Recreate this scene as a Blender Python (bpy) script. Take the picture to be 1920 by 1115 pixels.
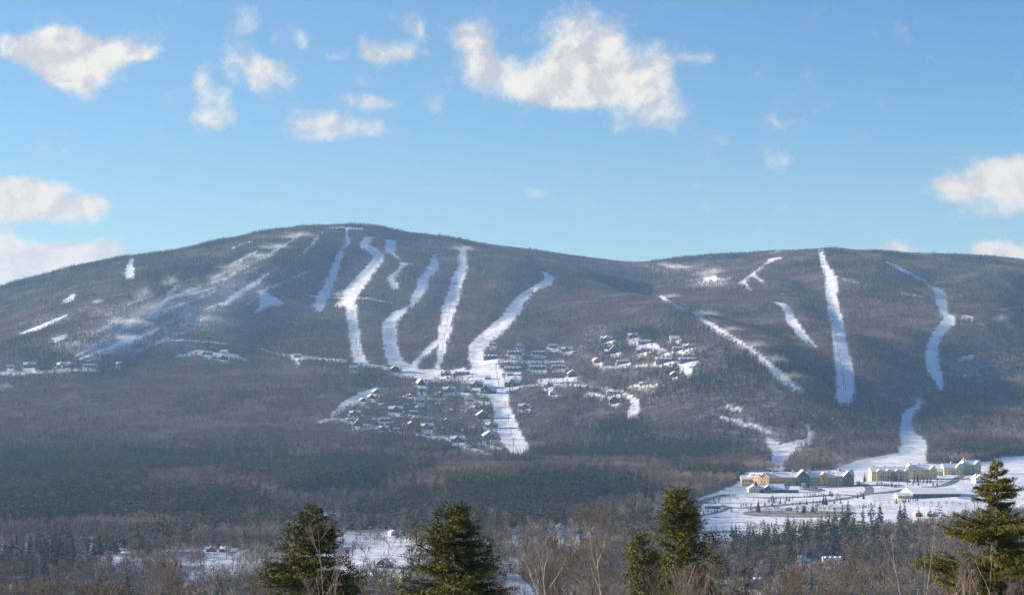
import bpy, math, random
import numpy as np
from mathutils import Vector, noise as mnoise
random.seed(7); rng = np.random.default_rng(11)
C = bpy.context.scene.collection
R = math.radians
for o in list(bpy.data.objects): bpy.data.objects.remove(o)
SC = bpy.context.scene

# ------------------------------------------------------------ camera, world, sun, exposure
F = 3850.0            # focal length in photo pixels (photo 1920 wide)
HZ = 720.0            # photo row of the horizon
cam = bpy.data.cameras.new('camera'); co = bpy.data.objects.new('camera', cam); C.objects.link(co)
co.location = (0, 0, 0); co.rotation_euler = (R(90), 0, 0)
cam.sensor_width = 36; cam.lens = F/1920*36; cam.shift_y = (HZ-557.5)/1920
cam.clip_start = 0.5; cam.clip_end = 60000
SC.camera = co
SUN_AZ, SUN_EL = R(-82), R(15)        # azimuth from +Y (view direction), negative = to the left
sd = Vector((math.sin(SUN_AZ)*math.cos(SUN_EL), math.cos(SUN_AZ)*math.cos(SUN_EL), math.sin(SUN_EL)))
sun = bpy.data.lights.new('sun', 'SUN'); sun.energy = 4.6; sun.angle = R(0.5); sun.color = (1, 0.86, 0.68)
so = bpy.data.objects.new('sun', sun); C.objects.link(so)
so.rotation_euler = sd.to_track_quat('Z', 'Y').to_euler()
SC.view_settings.view_transform = 'Standard'; SC.view_settings.look = 'None'
SC.view_settings.exposure = 1.42; SC.view_settings.gamma = 1
SC.cycles.use_denoising = True
SC.cycles.max_bounces = 5; SC.cycles.diffuse_bounces = 2; SC.cycles.glossy_bounces = 1
SC.cycles.transmission_bounces = 2; SC.cycles.volume_bounces = 1; SC.cycles.transparent_max_bounces = 8
SC.cycles.volume_step_rate = 1.0; SC.cycles.volume_max_steps = 64
SC.cycles.use_adaptive_sampling = False

class NT:
    def __init__(s, tree): s.t = tree; tree.nodes.clear()
    def n(s, typ, **kw):
        nd = s.t.nodes.new(typ)
        for k, v in kw.items(): setattr(nd, k, v)
        return nd
    def l(s, a, b): s.t.links.new(a, b)
    def math(s, op, a, b=None, c=None, clamp=False):
        nd = s.n('ShaderNodeMath', operation=op); nd.use_clamp = clamp
        for i, v in enumerate((a, b, c)):
            if v is None: continue
            if isinstance(v, (int, float)): nd.inputs[i].default_value = v
            else: s.l(v, nd.inputs[i])
        return nd.outputs[0]
    def mapr(s, v, a, b, c=0, d=1, smooth=True):
        nd = s.n('ShaderNodeMapRange', interpolation_type='SMOOTHSTEP' if smooth else 'LINEAR')
        s.l(v, nd.inputs[0]); nd.inputs[1].default_value = a; nd.inputs[2].default_value = b
        nd.inputs[3].default_value = c; nd.inputs[4].default_value = d
        return nd.outputs[0]
    def mix(s, f, a, b):
        nd = s.n('ShaderNodeMix', data_type='RGBA')
        for i, v in ((0, f), (6, a), (7, b)):
            if isinstance(v, (int, float)): nd.inputs[i].default_value = v
            elif isinstance(v, tuple): nd.inputs[i].default_value = (*v, 1)
            else: s.l(v, nd.inputs[i])
        return nd.outputs[2]
    def noise(s, vec, scale, detail=4, rough=0.55, dist=0.0):
        nd = s.n('ShaderNodeTexNoise'); nd.inputs['Scale'].default_value = scale
        nd.inputs['Detail'].default_value = detail; nd.inputs['Roughness'].default_value = rough
        nd.inputs['Distortion'].default_value = dist
        if vec is not None: s.l(vec, nd.inputs['Vector'])
        return nd

w = bpy.data.worlds.new('World'); SC.world = w; w.use_nodes = True
g = NT(w.node_tree)
sky = g.n('ShaderNodeTexSky', sky_type='NISHITA'); sky.sun_disc = False
sky.sun_elevation = SUN_EL; sky.sun_rotation = SUN_AZ % (2*math.pi)
sky.altitude = 300; sky.air_density = 1.0; sky.dust_density = 0.0; sky.ozone_density = 4.5
tc = g.n('ShaderNodeTexCoord'); sep = g.n('ShaderNodeSeparateXYZ'); g.l(tc.outputs['Generated'], sep.inputs[0])
va = g.n('ShaderNodeVectorMath', operation='ADD'); g.l(tc.outputs['Generated'], va.inputs[0]); va.inputs[1].default_value = (0, 0, .0)
g.l(va.outputs[0], sky.inputs[0])   # the band above the ridge as clear as the air some degrees higher
yy = g.math('MAXIMUM', sep.outputs[1], 0.02)
cx = g.math('DIVIDE', sep.outputs[0], yy); cz = g.math('DIVIDE', sep.outputs[2], yy)
comb = g.n('ShaderNodeCombineXYZ'); g.l(cx, comb.inputs[0]); g.l(cz, comb.inputs[1])
# clouds: soft masses given by bearing and elevation slopes (x/y, z/y), torn by noise
def sl(px, py): return ((px-960)/F, (HZ-py)/F)
CLOUDS = [  # px, py, rx, ry, strength, tilt
 (85,92,75,34,1.1,0),(125,68,45,22,.8,0),(255,100,40,16,.6,0),(95,135,50,26,.7,.4),(150,122,85,45,1.15,.25),(225,92,75,30,.95,0),(30,88,35,20,.8,.4),(160,165,35,28,.75,0),
 (385,150,26,28,.7,.5),(405,195,48,38,.8,.3),(390,230,38,20,.65,0),(470,125,45,32,.85,.5),(520,150,55,36,.8,0),(462,40,26,36,.5,0),(515,70,16,18,.4,0),
 (595,238,60,32,.95,.1),(690,240,50,20,.72,.1),(715,198,62,17,.62,0),(812,190,28,24,.55,.3),(690,155,45,14,.38,0),
 (735,100,60,28,.7,0),(880,62,48,30,.7,.3),(905,110,62,42,.85,.4),(985,160,110,42,1.05,.15),(1095,88,76,70,1.35,0),(1150,140,90,58,1.1,.4),(1240,120,36,48,.8,.4),(1245,200,48,38,.85,.3),(1070,170,90,35,.9,0),
 (1312,118,30,18,.52,-.1),(610,105,18,12,.4,0),(560,75,26,22,.5,.3),(330,180,24,20,.45,0),(240,45,20,14,.3,0),
 (1008,364,36,15,.62,0),(1188,345,42,15,.5,0),(1455,240,42,40,.46,.3),(1465,300,32,22,.46,0),(1355,262,22,16,.46,0),(1180,230,60,18,.4,0),(660,190,36,14,.4,0),(770,40,40,22,.42,.2),(700,95,20,20,.45,0),(780,60,30,18,.4,.6),(1480,395,90,14,.3,.1),(640,112,24,14,.3,0),(1290,345,26,12,.4,0),
 (1860,330,75,36,1.05,-.1),(1790,352,75,24,.8,-.1),(1925,345,60,40,1.1,0),(1890,392,85,24,.58,0),(1760,345,30,12,.4,0),
 (15,350,70,28,1.0,.25),(85,378,90,36,1.2,.15),(180,385,40,22,.95,0),(15,400,100,22,.9,0),
 (15,455,60,26,1.0,.2),(90,480,80,30,1.1,0),(60,510,120,36,1.2,0),(150,480,55,26,.9,0),(205,468,36,22,.95,0),(20,535,80,30,1.0,0),(322,468,16,9,.7,0),(285,474,20,7,.6,0),
 (1840,467,32,14,.9,0),(1880,470,45,20,1.0,0),(1920,476,40,22,1.0,0),(1660,470,50,12,.5,0),(1700,466,40,10,.45,0),(1240,384,80,10,.2,0),
]
nz1 = g.noise(comb.outputs[0], 28, 9, 0.6, 0.3)
warp = g.noise(comb.outputs[0], 45, 5, 0.55)
wv = g.n('ShaderNodeVectorMath', operation='MULTIPLY_ADD'); g.l(warp.outputs['Color'], wv.inputs[0])
wv.inputs[1].default_value = (.018, .012, 0)
off = g.n('ShaderNodeVectorMath', operation='ADD'); g.l(comb.outputs[0], off.inputs[0]); off.inputs[1].default_value = (-.009, -.006, 0)
g.l(off.outputs[0], wv.inputs[2])
def cloud_sum(vec):
    tot = None
    for (px, py, rx, ry, a, tilt) in CLOUDS:
        u, v = sl(px, py)
        m = g.n('ShaderNodeMapping', vector_type='TEXTURE'); g.l(vec, m.inputs[0])
        m.inputs['Location'].default_value = (u, v, 0); m.inputs['Rotation'].default_value = (0, 0, -tilt)
        m.inputs['Scale'].default_value = (rx/F*1.12, ry/F*1.14, 1)
        ln = g.n('ShaderNodeVectorMath', operation='LENGTH'); g.l(m.outputs[0], ln.inputs[0])
        e = g.mapr(ln.outputs['Value'], 1.5, 0.0, 0, a)
        tot = e if tot is None else g.math('ADD', tot, e)
    return g.math('MINIMUM', tot, 1.4)
cs = cloud_sum(wv.outputs[0])
nz1.inputs['Scale'].default_value = 38
nza = g.noise(comb.outputs[0], 120, 6, 0.62, 0.4)
nzc = g.math('ADD', g.math('MULTIPLY', g.math('SUBTRACT', nz1.outputs['Fac'], 0.5), 1.5), g.math('MULTIPLY', g.math('SUBTRACT', nza.outputs['Fac'], 0.5), 1.0))
dens = g.math('ADD', nzc, cs)
alpha = g.mapr(dens, 0.12, 1.22)
front = g.mapr(sep.outputs[1], 0.02, 0.3)
alpha = g.math('MULTIPLY', alpha, front); alpha = g.math('MULTIPLY', alpha, 0.94)
# billow relief: the same noise looked up a little way toward the sun gives lit and grey flanks
offv = g.n('ShaderNodeVectorMath', operation='ADD'); g.l(comb.outputs[0], offv.inputs[0]); offv.inputs[1].default_value = (-.006, .004, 0)
nzb = g.noise(offv.outputs[0], 34, 6, 0.58, 0.3); nzd = g.noise(comb.outputs[0], 34, 6, .58, .3)
rel = g.math('SUBTRACT', nzd.outputs['Fac'], nzb.outputs['Fac'])
thick = g.mapr(dens, 0.9, 1.9)
lit = g.mapr(rel, -.11, .09)
ccol = g.mix(lit, (0.215, 0.22, 0.235), (0.38, 0.355, 0.315))
ccol = g.mix(g.math('MULTIPLY', thick, .45), ccol, (0.30, 0.296, 0.285))
warm = g.mapr(cz, 0.2, 0.03)
ccol = g.mix(g.math('MULTIPLY', warm, .5), ccol, (0.35, 0.305, 0.26))
hs = g.n('ShaderNodeHueSaturation'); g.l(sky.outputs[0], hs.inputs['Color']); hs.inputs['Saturation'].default_value = 1.0
deep = g.math('MULTIPLY', g.mapr(cx, -.12, .3), g.mapr(cz, .03, .2))     # the sky darkens away from the sun
skc = g.n('ShaderNodeMix', data_type='RGBA', blend_type='MULTIPLY'); g.l(g.math('MULTIPLY', deep, 1.0), skc.inputs[0]); g.l(hs.outputs[0], skc.inputs[6]); skc.inputs[7].default_value = (.72, .83, .92, 1)
bg = g.n('ShaderNodeBackground'); g.l(skc.outputs[2], bg.inputs[0]); bg.inputs[1].default_value = 0.064
bc = g.n('ShaderNodeBackground'); g.l(ccol, bc.inputs[0]); bc.inputs[1].default_value = 1.0
ms = g.n('ShaderNodeMixShader'); g.l(alpha, ms.inputs[0]); g.l(bg.outputs[0], ms.inputs[1]); g.l(bc.outputs[0], ms.inputs[2])
wo = g.n('ShaderNodeOutputWorld'); g.l(ms.outputs[0], wo.inputs[0])

# ------------------------------------------------------------ object helpers
def tag(o, label=None, cat=None, group=None, kind=None):
    if label: o['label'] = label
    if cat: o['category'] = cat
    if group: o['group'] = group
    if kind: o['kind'] = kind
    return o
def mesh_np(name, V, faces, mats, midx=None, smooth=False):
    """V (n,3), faces = list of (k,m) int arrays (tri/quad) or list of tuples"""
    me = bpy.data.meshes.new(name)
    if isinstance(faces, list) and (len(faces) == 0 or not isinstance(faces[0], np.ndarray)):
        me.from_pydata([tuple(v) for v in V], [], faces)
    else:
        V = np.asarray(V, dtype=np.float32)
        loops = np.concatenate([f.ravel() for f in faces]).astype(np.int32)
        cnt = np.concatenate([np.full(len(f), f.shape[1]) for f in faces]).astype(np.int32)
        st = np.concatenate([[0], np.cumsum(cnt)[:-1]]).astype(np.int32)
        me.vertices.add(len(V)); me.vertices.foreach_set('co', V.ravel())
        me.loops.add(len(loops)); me.loops.foreach_set('vertex_index', loops)
        me.polygons.add(len(cnt)); me.polygons.foreach_set('loop_start', st)
        me.update(calc_edges=True)
    for m in (mats if isinstance(mats, (list, tuple)) else [mats]):
        if m: me.materials.append(m)
    if midx is not None: me.polygons.foreach_set('material_index', np.asarray(midx, dtype=np.int32))
    if smooth: me.polygons.foreach_set('use_smooth', np.ones(len(me.polygons), dtype=bool))
    me.update(); return me
def obj(name, me, parent=None, link=True):
    o = bpy.data.objects.new(name, me)
    if link: C.objects.link(o)
    if parent: o.parent = parent
    return o
def empty(name, loc, rz=0.0, scale=1.0):
    o = bpy.data.objects.new(name, None); C.objects.link(o); o.location = loc
    o.rotation_euler = (0, 0, rz); o.scale = (scale,)*3; o.empty_display_size = 1; return o
def copy_tree(o, parent=None):
    c = o.copy(); C.objects.link(c); c.parent = parent
    for ch in list(o.children): copy_tree(ch, c)
    return c
class MB:
    """collects boxes, prisms, tubes into one mesh"""
    def __init__(s): s.V = []; s.Fc = []
    def add(s, vs, fs):
        b = len(s.V); s.V += [tuple(v) for v in vs]; s.Fc += [tuple(b+i for i in f) for f in fs]
    def box(s, x0, x1, y0, y1, z0, z1):
        s.add([(x0,y0,z0),(x1,y0,z0),(x1,y1,z0),(x0,y1,z0),(x0,y0,z1),(x1,y0,z1),(x1,y1,z1),(x0,y1,z1)],
              [(0,3,2,1),(4,5,6,7),(0,1,5,4),(1,2,6,5),(2,3,7,6),(3,0,4,7)])
    def gable_wall(s, x0, x1, y0, y1, z0, ze, zr, axis='x'):
        """body with pentagon ends, ridge along axis"""
        if axis == 'x':
            ym = (y0+y1)/2
            vs = [(x0,y0,z0),(x0,y1,z0),(x0,y1,ze),(x0,ym,zr),(x0,y0,ze),(x1,y0,z0),(x1,y1,z0),(x1,y1,ze),(x1,ym,zr),(x1,y0,ze)]
        else:
            xm = (x0+x1)/2
            vs = [(x1,y0,z0),(x0,y0,z0),(x0,y0,ze),(xm,y0,zr),(x1,y0,ze),(x1,y1,z0),(x0,y1,z0),(x0,y1,ze),(xm,y1,zr),(x1,y1,ze)]
        s.add(vs, [(0,4,3,2,1),(5,6,7,8,9),(0,5,9,4),(4,9,8,3),(3,8,7,2),(2,7,6,1),(1,6,5,0)])
    def roof(s, x0, x1, y0, y1, ze, zr, t=.35, ov=.6, axis='x'):
        """two sloping slabs with overhang ov, thickness t"""
        if axis == 'x':
            ym = (y0+y1)/2; k = (zr-ze)/(ym-y0); zo = ze-k*ov
            prof = [(y0-ov,zo+.05),(ym,zr+.05),(y1+ov,zo+.05),(y1+ov,zo+.05+t),(ym,zr+.05+t*1.2),(y0-ov,zo+.05+t)]
            a = [(x0-ov,p[0],p[1]) for p in prof]; b = [(x1+ov,p[0],p[1]) for p in prof]
        else:
            xm = (x0+x1)/2; k = (zr-ze)/(xm-x0); zo = ze-k*ov
            prof = [(x0-ov,zo+.05),(xm,zr+.05),(x1+ov,zo+.05),(x1+ov,zo+.05+t),(xm,zr+.05+t*1.2),(x0-ov,zo+.05+t)]
            b = [(p[0],y0-ov,p[1]) for p in prof]; a = [(p[0],y1+ov,p[1]) for p in prof]
        s.add(a+b, [(0,1,4,5),(1,2,3,4),(6,11,10,7),(7,10,9,8),(0,6,7,1),(1,7,8,2),(2,8,9,3),(3,9,10,4),(4,10,11,5),(5,11,6,0)])
    def tube(s, pts, radii, k=5):
        b = len(s.V); n = len(pts); pts = [Vector(p) for p in pts]
        for i, p in enumerate(pts):
            d = (pts[min(i+1, n-1)]-pts[max(i-1, 0)]).normalized()
            a = d.cross(Vector((0.31, 0.95, 0.1))).normalized(); c = d.cross(a)
            for j in range(k):
                t = 2*math.pi*j/k; s.V.append(tuple(p+(a*math.cos(t)+c*math.sin(t))*radii[i]))
        for i in range(n-1):
            for j in range(k):
                s.Fc.append((b+i*k+j, b+i*k+(j+1) % k, b+(i+1)*k+(j+1) % k, b+(i+1)*k+j))
        s.Fc.append(tuple(b+j for j in range(k))[::-1]); s.Fc.append(tuple(b+(n-1)*k+j for j in range(k)))
    def build(s, name, mat, parent=None, link=True):
        return obj(name, mesh_np(name, s.V, s.Fc, mat), parent, link)

# ------------------------------------------------------------ materials
def mat(name, col, rough=0.8, var=0.0, scale=1.0, col2=None, rand=0.0, bump=0.0, spec=0.3, coords='Object', posvar=None, posvar2=None):
    m = bpy.data.materials.new(name); m.use_nodes = True; t = NT(m.node_tree)
    b = t.n('ShaderNodeBsdfPrincipled'); out = t.n('ShaderNodeOutputMaterial'); t.l(b.outputs[0], out.inputs[0])
    b.inputs['Roughness'].default_value = rough; b.inputs['Specular IOR Level'].default_value = spec
    tcn = t.n('ShaderNodeTexCoord'); c = None
    col2 = col2 or tuple(min(1, x*1.6) for x in col)
    if var > 0:
        nz = t.noise(tcn.outputs[coords], scale, 5)
        c = t.mix(t.mapr(nz.outputs['Fac'], .5-var/2, .5+var/2), col, col2)
    if rand > 0:
        oi = t.n('ShaderNodeObjectInfo')
        f = t.math('MULTIPLY', oi.outputs['Random'], rand)
        c = t.mix(f, c if c is not None else col, col2)
    for pvx in [p_ for p_ in (posvar, posvar2) if p_]:
        col3, sc, lo, hi = pvx
        ge = t.n('ShaderNodeNewGeometry'); nz = t.noise(ge.outputs['Position'], sc, 4, .6)
        c = t.mix(t.mapr(nz.outputs['Fac'], lo, hi), c if c is not None else col, col3)
    if c is None: b.inputs['Base Color'].default_value = (*col, 1)
    else: t.l(c, b.inputs['Base Color'])
    if bump > 0:
        nb = t.noise(tcn.outputs[coords], scale*4, 5); bn = t.n('ShaderNodeBump'); bn.inputs['Strength'].default_value = bump
        t.l(nb.outputs['Fac'], bn.inputs['Height']); t.l(bn.outputs[0], b.inputs['Normal'])
    return m
M = {}
M['roofsnow'] = mat('roof_snow', (.80,.81,.84), .6, .4, .6, (.72,.73,.76))
M['twig'] = mat('bare_twigs', (.034,.029,.026), .95, rand=1.0, col2=(.175,.140,.112), posvar=((.135,.088,.058), .0040, .42, .66), posvar2=((.24,.195,.155), .0085, .48, .64))
M['bark'] = mat('grey_bark', (.09,.08,.072), .9, rand=.7, col2=(.17,.15,.13))
M['needle'] = mat('dark_needles', (.006,.018,.009), .9, rand=1.0, col2=(.030,.050,.016), posvar=((.070,.078,.018), .008, .48, .68))
M['frost'] = mat('frosted_needles', (.05,.08,.09), .85, rand=.9, col2=(.20,.23,.25))
M['asphalt'] = mat('asphalt', (.05,.05,.052), .85, .5, .05, (.12,.12,.125))
M['road'] = mat('ploughed_asphalt', (.10,.10,.105), .85, .5, .05, (.26,.26,.27))
M['tan'] = mat('tan_clapboard', (.52,.31,.095), .8, .3, .4, (.58,.36,.13))
M['cream'] = mat('cream_clapboard', (.58,.44,.215), .8, .3, .4, (.63,.49,.26))
M['slate'] = mat('brown_shingle', (.13,.10,.085), .85, .3, .5, (.17,.13,.11))
M['trim'] = mat('white_trim', (.75,.74,.70), .6, .2, 1.)
M['glass'] = mat('window_glass', (.03,.045,.06), .12, .2, 1., spec=.8)
M['timber'] = mat('dark_timber', (.06,.042,.033), .85, .4, .5, (.10,.07,.055))
M['greywall'] = mat('grey_shingle', (.12,.115,.11), .85, .4, .5, (.18,.17,.16))
M['tanwall'] = mat('beige_wall', (.30,.24,.17), .85, .3, .5)
M['red'] = mat('barn_red', (.13,.035,.03), .85, .3, .5)
M['whitewall'] = mat('white_wall', (.70,.69,.66), .8, .2, .5)
M['brick'] = mat('chimney_brick', (.22,.15,.11), .9, .4, 3.)
M['steel'] = mat('galvanised_steel', (.09,.095,.10), .5, .2, 2., spec=.5)
M['green'] = mat('dark_green_wall', (.05,.075,.07), .8, .3, .5)
# ------------------------------------------------------------ where the houses stand (base point in photo pixels, width, type, turn, wall, label)
# types: chalet (gable to the valley), long (side gabled with cross gable), cottage, row (condominium row), aframe
HOUSES = [
 (19,690,14,'cottage',.3,'tanwall','small cottage with a bright snowy roof at the far end of the left hillside row'),
 (55,689,26,'long',.1,'greywall','wide grey house with several snowy gables, second in the left hillside row'),
 (118,690,28,'long',-.15,'greywall','wide grey house with a peaked centre gable, third in the left hillside row'),
 (169,689,28,'row',.1,'tanwall','long low house with flat snowy roof, inner end of the left hillside row'),
 (221,684,12,'cottage',-.4,'timber','tiny snow covered cabin alone in the trees beside the left hillside row'),
 (389,665,22,'row',.1,'greywall','grey long building on the snowy clearing of the left slope, nearer the big streaked trails'),
 (419,663,15,'cottage',0,'whitewall','small pale house with white roof at the top of the left slope clearing'),
 (418,674,22,'long',.1,'timber','dark square house with white roof at the bottom of the left slope clearing'),
 (558,670,18,'row',0,'tanwall','low shed with a thick snow roof on the service road left of the main trails'),
 (664,693,17,'cottage',.2,'greywall','small snowy roofed building below the foot of the second main trail'),
 (741,697,20,'chalet',.2,'timber','dark chalet with white roof at the left edge of the base area snowfield'),
 (836,704,22,'long',.1,'greywall','grey base lodge wing with white trim beside the base area snowfield'),
 (866,704,34,'row',-.1,'greywall','longest grey base lodge with rows of windows at the foot of the trails'),
 (665,779,24,'long',.0,'timber','dark brown house alone at the lower left corner of the slope village'),
 (672,798,24,'aframe',.1,'timber','steep roofed house on the lowest bright road at the left of the slope village'),
 (718,806,20,'long',-.1,'timber','dark house with two snowy gables on the lowest bright road, middle of the row'),
 (722,791,24,'row',.05,'greywall','pale roofed grey house set back above the lowest village road'),
 (707,738,16,'chalet',.5,'timber','topmost cabin of the stair of cabins beside the left side trail'),
 (697,747,14,'chalet',.5,'timber','second cabin from the top of the stair of cabins beside the left side trail'),
 (681,753,13,'chalet',.4,'timber','cabin nearest the side trail, lowest of the stair of cabins'),
 (742,773,30,'long',.1,'timber','wide dark house among bare trees in the middle of the left slope village'),
 (776,777,21,'row',.1,'greywall','low grey house with long snowy roof right of the wide dark village house'),
 (800,804,26,'long',-.1,'timber','large dark house with bright white roof above the lowest road, right of the middle'),
 (803,816,13,'cottage',.2,'greywall','small garage with sunlit snow roof below the large dark village house'),
 (858,829,30,'long',.0,'timber','large dark lodge with peaked centre at the lower right of the left village'),
 (790,722,22,'aframe',.4,'timber','steep dark roofed house just under the base area parking'),
 (792,734,15,'row',0,'greywall','small snowy roofed house below the steep house near the base area'),
 (842,735,26,'long',.1,'greywall','wide house with several white roofs right above the village centre'),
 (788,754,20,'cottage',.3,'timber','brown house half hidden by bare trees in the village centre'),
 (893,726,30,'long',.0,'timber','dark roofed duplex just left of the lower lift trail, uppermost of its column'),
 (911,737,28,'chalet',-.2,'timber','big dark chalet with bright roof touching the lower lift trail, second of its column'),
 (881,752,18,'cottage',.2,'tanwall','small house with white roof left of the trail side chalets'),
 (869,766,12,'cottage',.2,'timber','left one of two little dark cabins side by side above the trail bend'),
 (886,766,12,'cottage',-.2,'timber','right one of two little dark cabins side by side above the trail bend'),
 (906,785,27,'chalet',.2,'timber','dark chalet left of the fourth lift tower on the lower trail'),
 (922,802,28,'long',.0,'greywall','large grey house with wide white roof closest to the lower lift trail'),
 (918,824,27,'chalet',.3,'greywall','grey house with a sunlit white gable at the bottom of the trail side column'),
 (915,711,13,'cottage',.1,'greywall','small pale hut beside dark spruces on the base area snow'),
 (957,704,15,'cottage',.1,'timber','left one of two small cabins under the spruces right of the upper lift line'),
 (971,704,13,'cottage',-.2,'tanwall','right one of two small cabins under the spruces right of the upper lift line'),
 (960,724,34,'long',.0,'timber','long dark house at the wood edge right of the lower lift trail'),
 (1029,725,20,'long',-.1,'timber','dark house with bright roof end on the road right of the lift trail'),
 (1037,740,17,'chalet',.2,'whitewall','pale blue white house alone among evergreens right of the lift trail'),
 (983,766,24,'long',.1,'greywall','grey house with two snowy gables alone at the wood edge below the evergreens'),
 (1074,706,22,'chalet',.1,'greywall','tall grey house above the open snow bank in the middle of the hillside'),
 (924,648,15,'cottage',.2,'greywall','small house highest up beside the curving right hand trail'),
 (973,651,16,'chalet',0,'whitewall','white house standing alone above the three condominium rows'),
 (1037,652,20,'row',0,'greywall','low snowy roofed house in dark trees above the third condominium row'),
 (1062,659,22,'long',0,'timber','dark house with a double white roof at the right of the upper rows'),
 (921,673,34,'row',.25,'greywall','condominium row beside the curving trail, leftmost of the upper three'),
 (965,665,31,'row',0,'greywall','condominium row with stepped snowy roofs, middle of the upper three'),
 (1010,665,31,'row',0,'greywall','condominium row with bright flat roof, rightmost of the upper three'),
 (962,696,37,'row',0,'greywall','condominium row with toothed gables, leftmost of the lower three'),
 (1008,693,35,'row',0,'greywall','condominium row with flat blue shaded roof, middle of the lower three'),
 (1047,691,29,'row',0,'greywall','condominium row with white fronted gables, rightmost of the lower three'),
 (1187,633,21,'long',0,'timber','dark house with white roof, highest of the right hand settlement'),
 (1138,640,26,'long',.1,'timber','dark low house with bright snow roof at the top left of the right hand settlement'),
 (1209,645,32,'row',0,'tanwall','row of beige houses on the sunlit snow shelf of the right hand settlement'),
 (1266,639,20,'cottage',.1,'tanwall','house with broken white roofs near the wood edge, top right of the settlement'),
 (1272,657,24,'row',.1,'greywall','grey building with white dormers, left half of the pair by the dark wood edge'),
 (1291,653,22,'long',.1,'greywall','grey building with high white roof, right half of the pair by the dark wood edge'),
 (1243,663,17,'cottage',0,'tanwall','small square house with domed snow roof by the road bend of the right settlement'),
 (1151,662,30,'aframe',.0,'timber','dark steep roofed house with a valley of snow between two roof slopes'),
 (1204,661,24,'long',0,'greywall','dim grey house in the trees under the sunlit shelf'),
 (1120,680,17,'chalet',.3,'tanwall','beige chalet with snowy gable left in the right hand settlement'),
 (1168,682,27,'row',0,'greywall','grey double house with stacked white roofs in the middle of the right settlement'),
 (1247,680,41,'row',0,'greywall','long condominium row with many little white gables, left of the twin rows'),
 (1289,679,37,'row',0,'greywall','long condominium row with many little white gables, right of the twin rows'),
 (1265,706,17,'chalet',.2,'timber','dark cabin at the left edge of the steep little snowfield'),
 (1206,722,17,'long',0,'tanwall','lone beige house in the trees below the right hand settlement'),
 (1150,740,30,'row',0,'tanwall','tall beige house on the curving road, upper of two by the loop'),
 (1152,756,23,'chalet',0,'timber','dark house with white roof below the tall beige house by the loop'),
 # valley floor
 (738,1003,14,'chalet',.5,'whitewall','small white gabled house at the top of the sunlit valley meadow'),
 (716,1064,28,'chalet',-.3,'red','dark red barn roof at the lower end of the valley meadow'),
 (12,1028,18,'cottage',.2,'whitewall','white house roof at the extreme left of the valley'),
 (50,1026,14,'cottage',-.3,'whitewall','second white roof from the left edge of the valley'),
 (172,1014,12,'cottage',0,'greywall','snowy roof peeping over trees left in the valley'),
 (216,1032,20,'cottage',.2,'whitewall','bright snowy roof and yard between the left valley pines'),
 (396,1034,22,'long',.1,'red','red house with white roof in the left valley pines'),
 (418,1034,20,'cottage',-.2,'tanwall','house with large snowy roof right beside the red valley house'),
 (1052,992,18,'chalet',.3,'whitewall','left white roof of three behind the bare birches'),
 (1082,1000,24,'long',.1,'whitewall','middle and widest white roof of three behind the bare birches'),
 (1116,1002,26,'chalet',-.1,'whitewall','right peaked white roof of three behind the bare birches'),
 (965,1003,22,'cottage',.2,'whitewall','long pale roof in the wood right of the broad hemlock'),
 (1506,1056,26,'chalet',.2,'whitewall','white arched roof deep in the woods below the frozen pond'),
 (1562,1062,34,'row',.1,'whitewall','long white roof in the wood clearing below the long barn'),
 (1722,968,16,'chalet',.2,'tanwall','left one of two small houses under the tall pines below the long barn'),
 (1750,968,20,'long',.1,'tanwall','right one of two small houses under the tall pines below the long barn'),
 (1838,905,26,'chalet',.3,'whitewall','pale blue white house half hidden by the spruce near the road bend'),
 (1480,958,13,'cottage',.2,'timber','small dark brown cabin in the rough by the frozen pond'),
 (1410,1104,26,'row',.1,'greywall','grey roof and yard at the bottom of the valley right of the cedar'),
]
# ------------------------------------------------------------ terrain
PXC = np.array([-400, 0, 240, 480, 640, 800, 960, 1100, 1210, 1330, 1440, 1550, 1700, 1920, 2320.])
SKYX = [-400,0,60,120,180,240,300,340,400,450,500,560,600,640,690,720,760,820,900,1000,1100,1170,1210,1260,1330,1400,1440,1500,1560,1620,1700,1800,1860,1920,2320]
SKYY = [640,541,524,507,492,483,477,472,456,446,436,428,425,424,425,430,438,444,458,471,485,493,494,487,480,478,471,471,467,473,477,480,483,489,560]
DR  = np.interp(PXC, [-400,0,480,640,960,1210,1330,1550,1920,2320], [5400,5600,6100,6250,6600,7000,6700,5950,6000,5900])
def tab(*v): return np.interp(PXC, [0,480,960,1210,1440,1700,1920], v)
yD = {2900: tab(867,868,866,867,868,862,862), 3400: tab(798,800,806,801,800,797,793),
      4000: tab(712,715,713,706,700,703,700), 4600: tab(655,642,637,640,628,630,628)}
flatD = [0, 30, 60, 100, 250, 450, 700, 1000, 1300, 1800, 2100, 2400, 2700]
flatZ = [-1.9, -6, -12, -20, -55, -90, -115, -129, -133, -131, -128, -115.5, -112.5]
D0 = 400.0                                   # the grid fans out from 400 m behind the camera
Dg = np.concatenate([np.linspace(-60, 120, 30), np.linspace(130, 1250, 60)[:-1], np.linspace(1250, 7400, 500), np.linspace(7500, 12000, 20)])
Ag = np.linspace(-0.36, 0.36, 520)
DD, AA = np.meshgrid(Dg, Ag)                 # (nA, nD)
XX = AA*(np.maximum(DD, -60)+D0)
PXg = np.clip(960+F*XX/np.maximum(DD, 300), -399, 2319)
fine = np.linspace(-400, 2320, 273)
Dq = np.linspace(-60, 12000, 3016)
prof = np.zeros((len(fine), len(Dq)))
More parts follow.
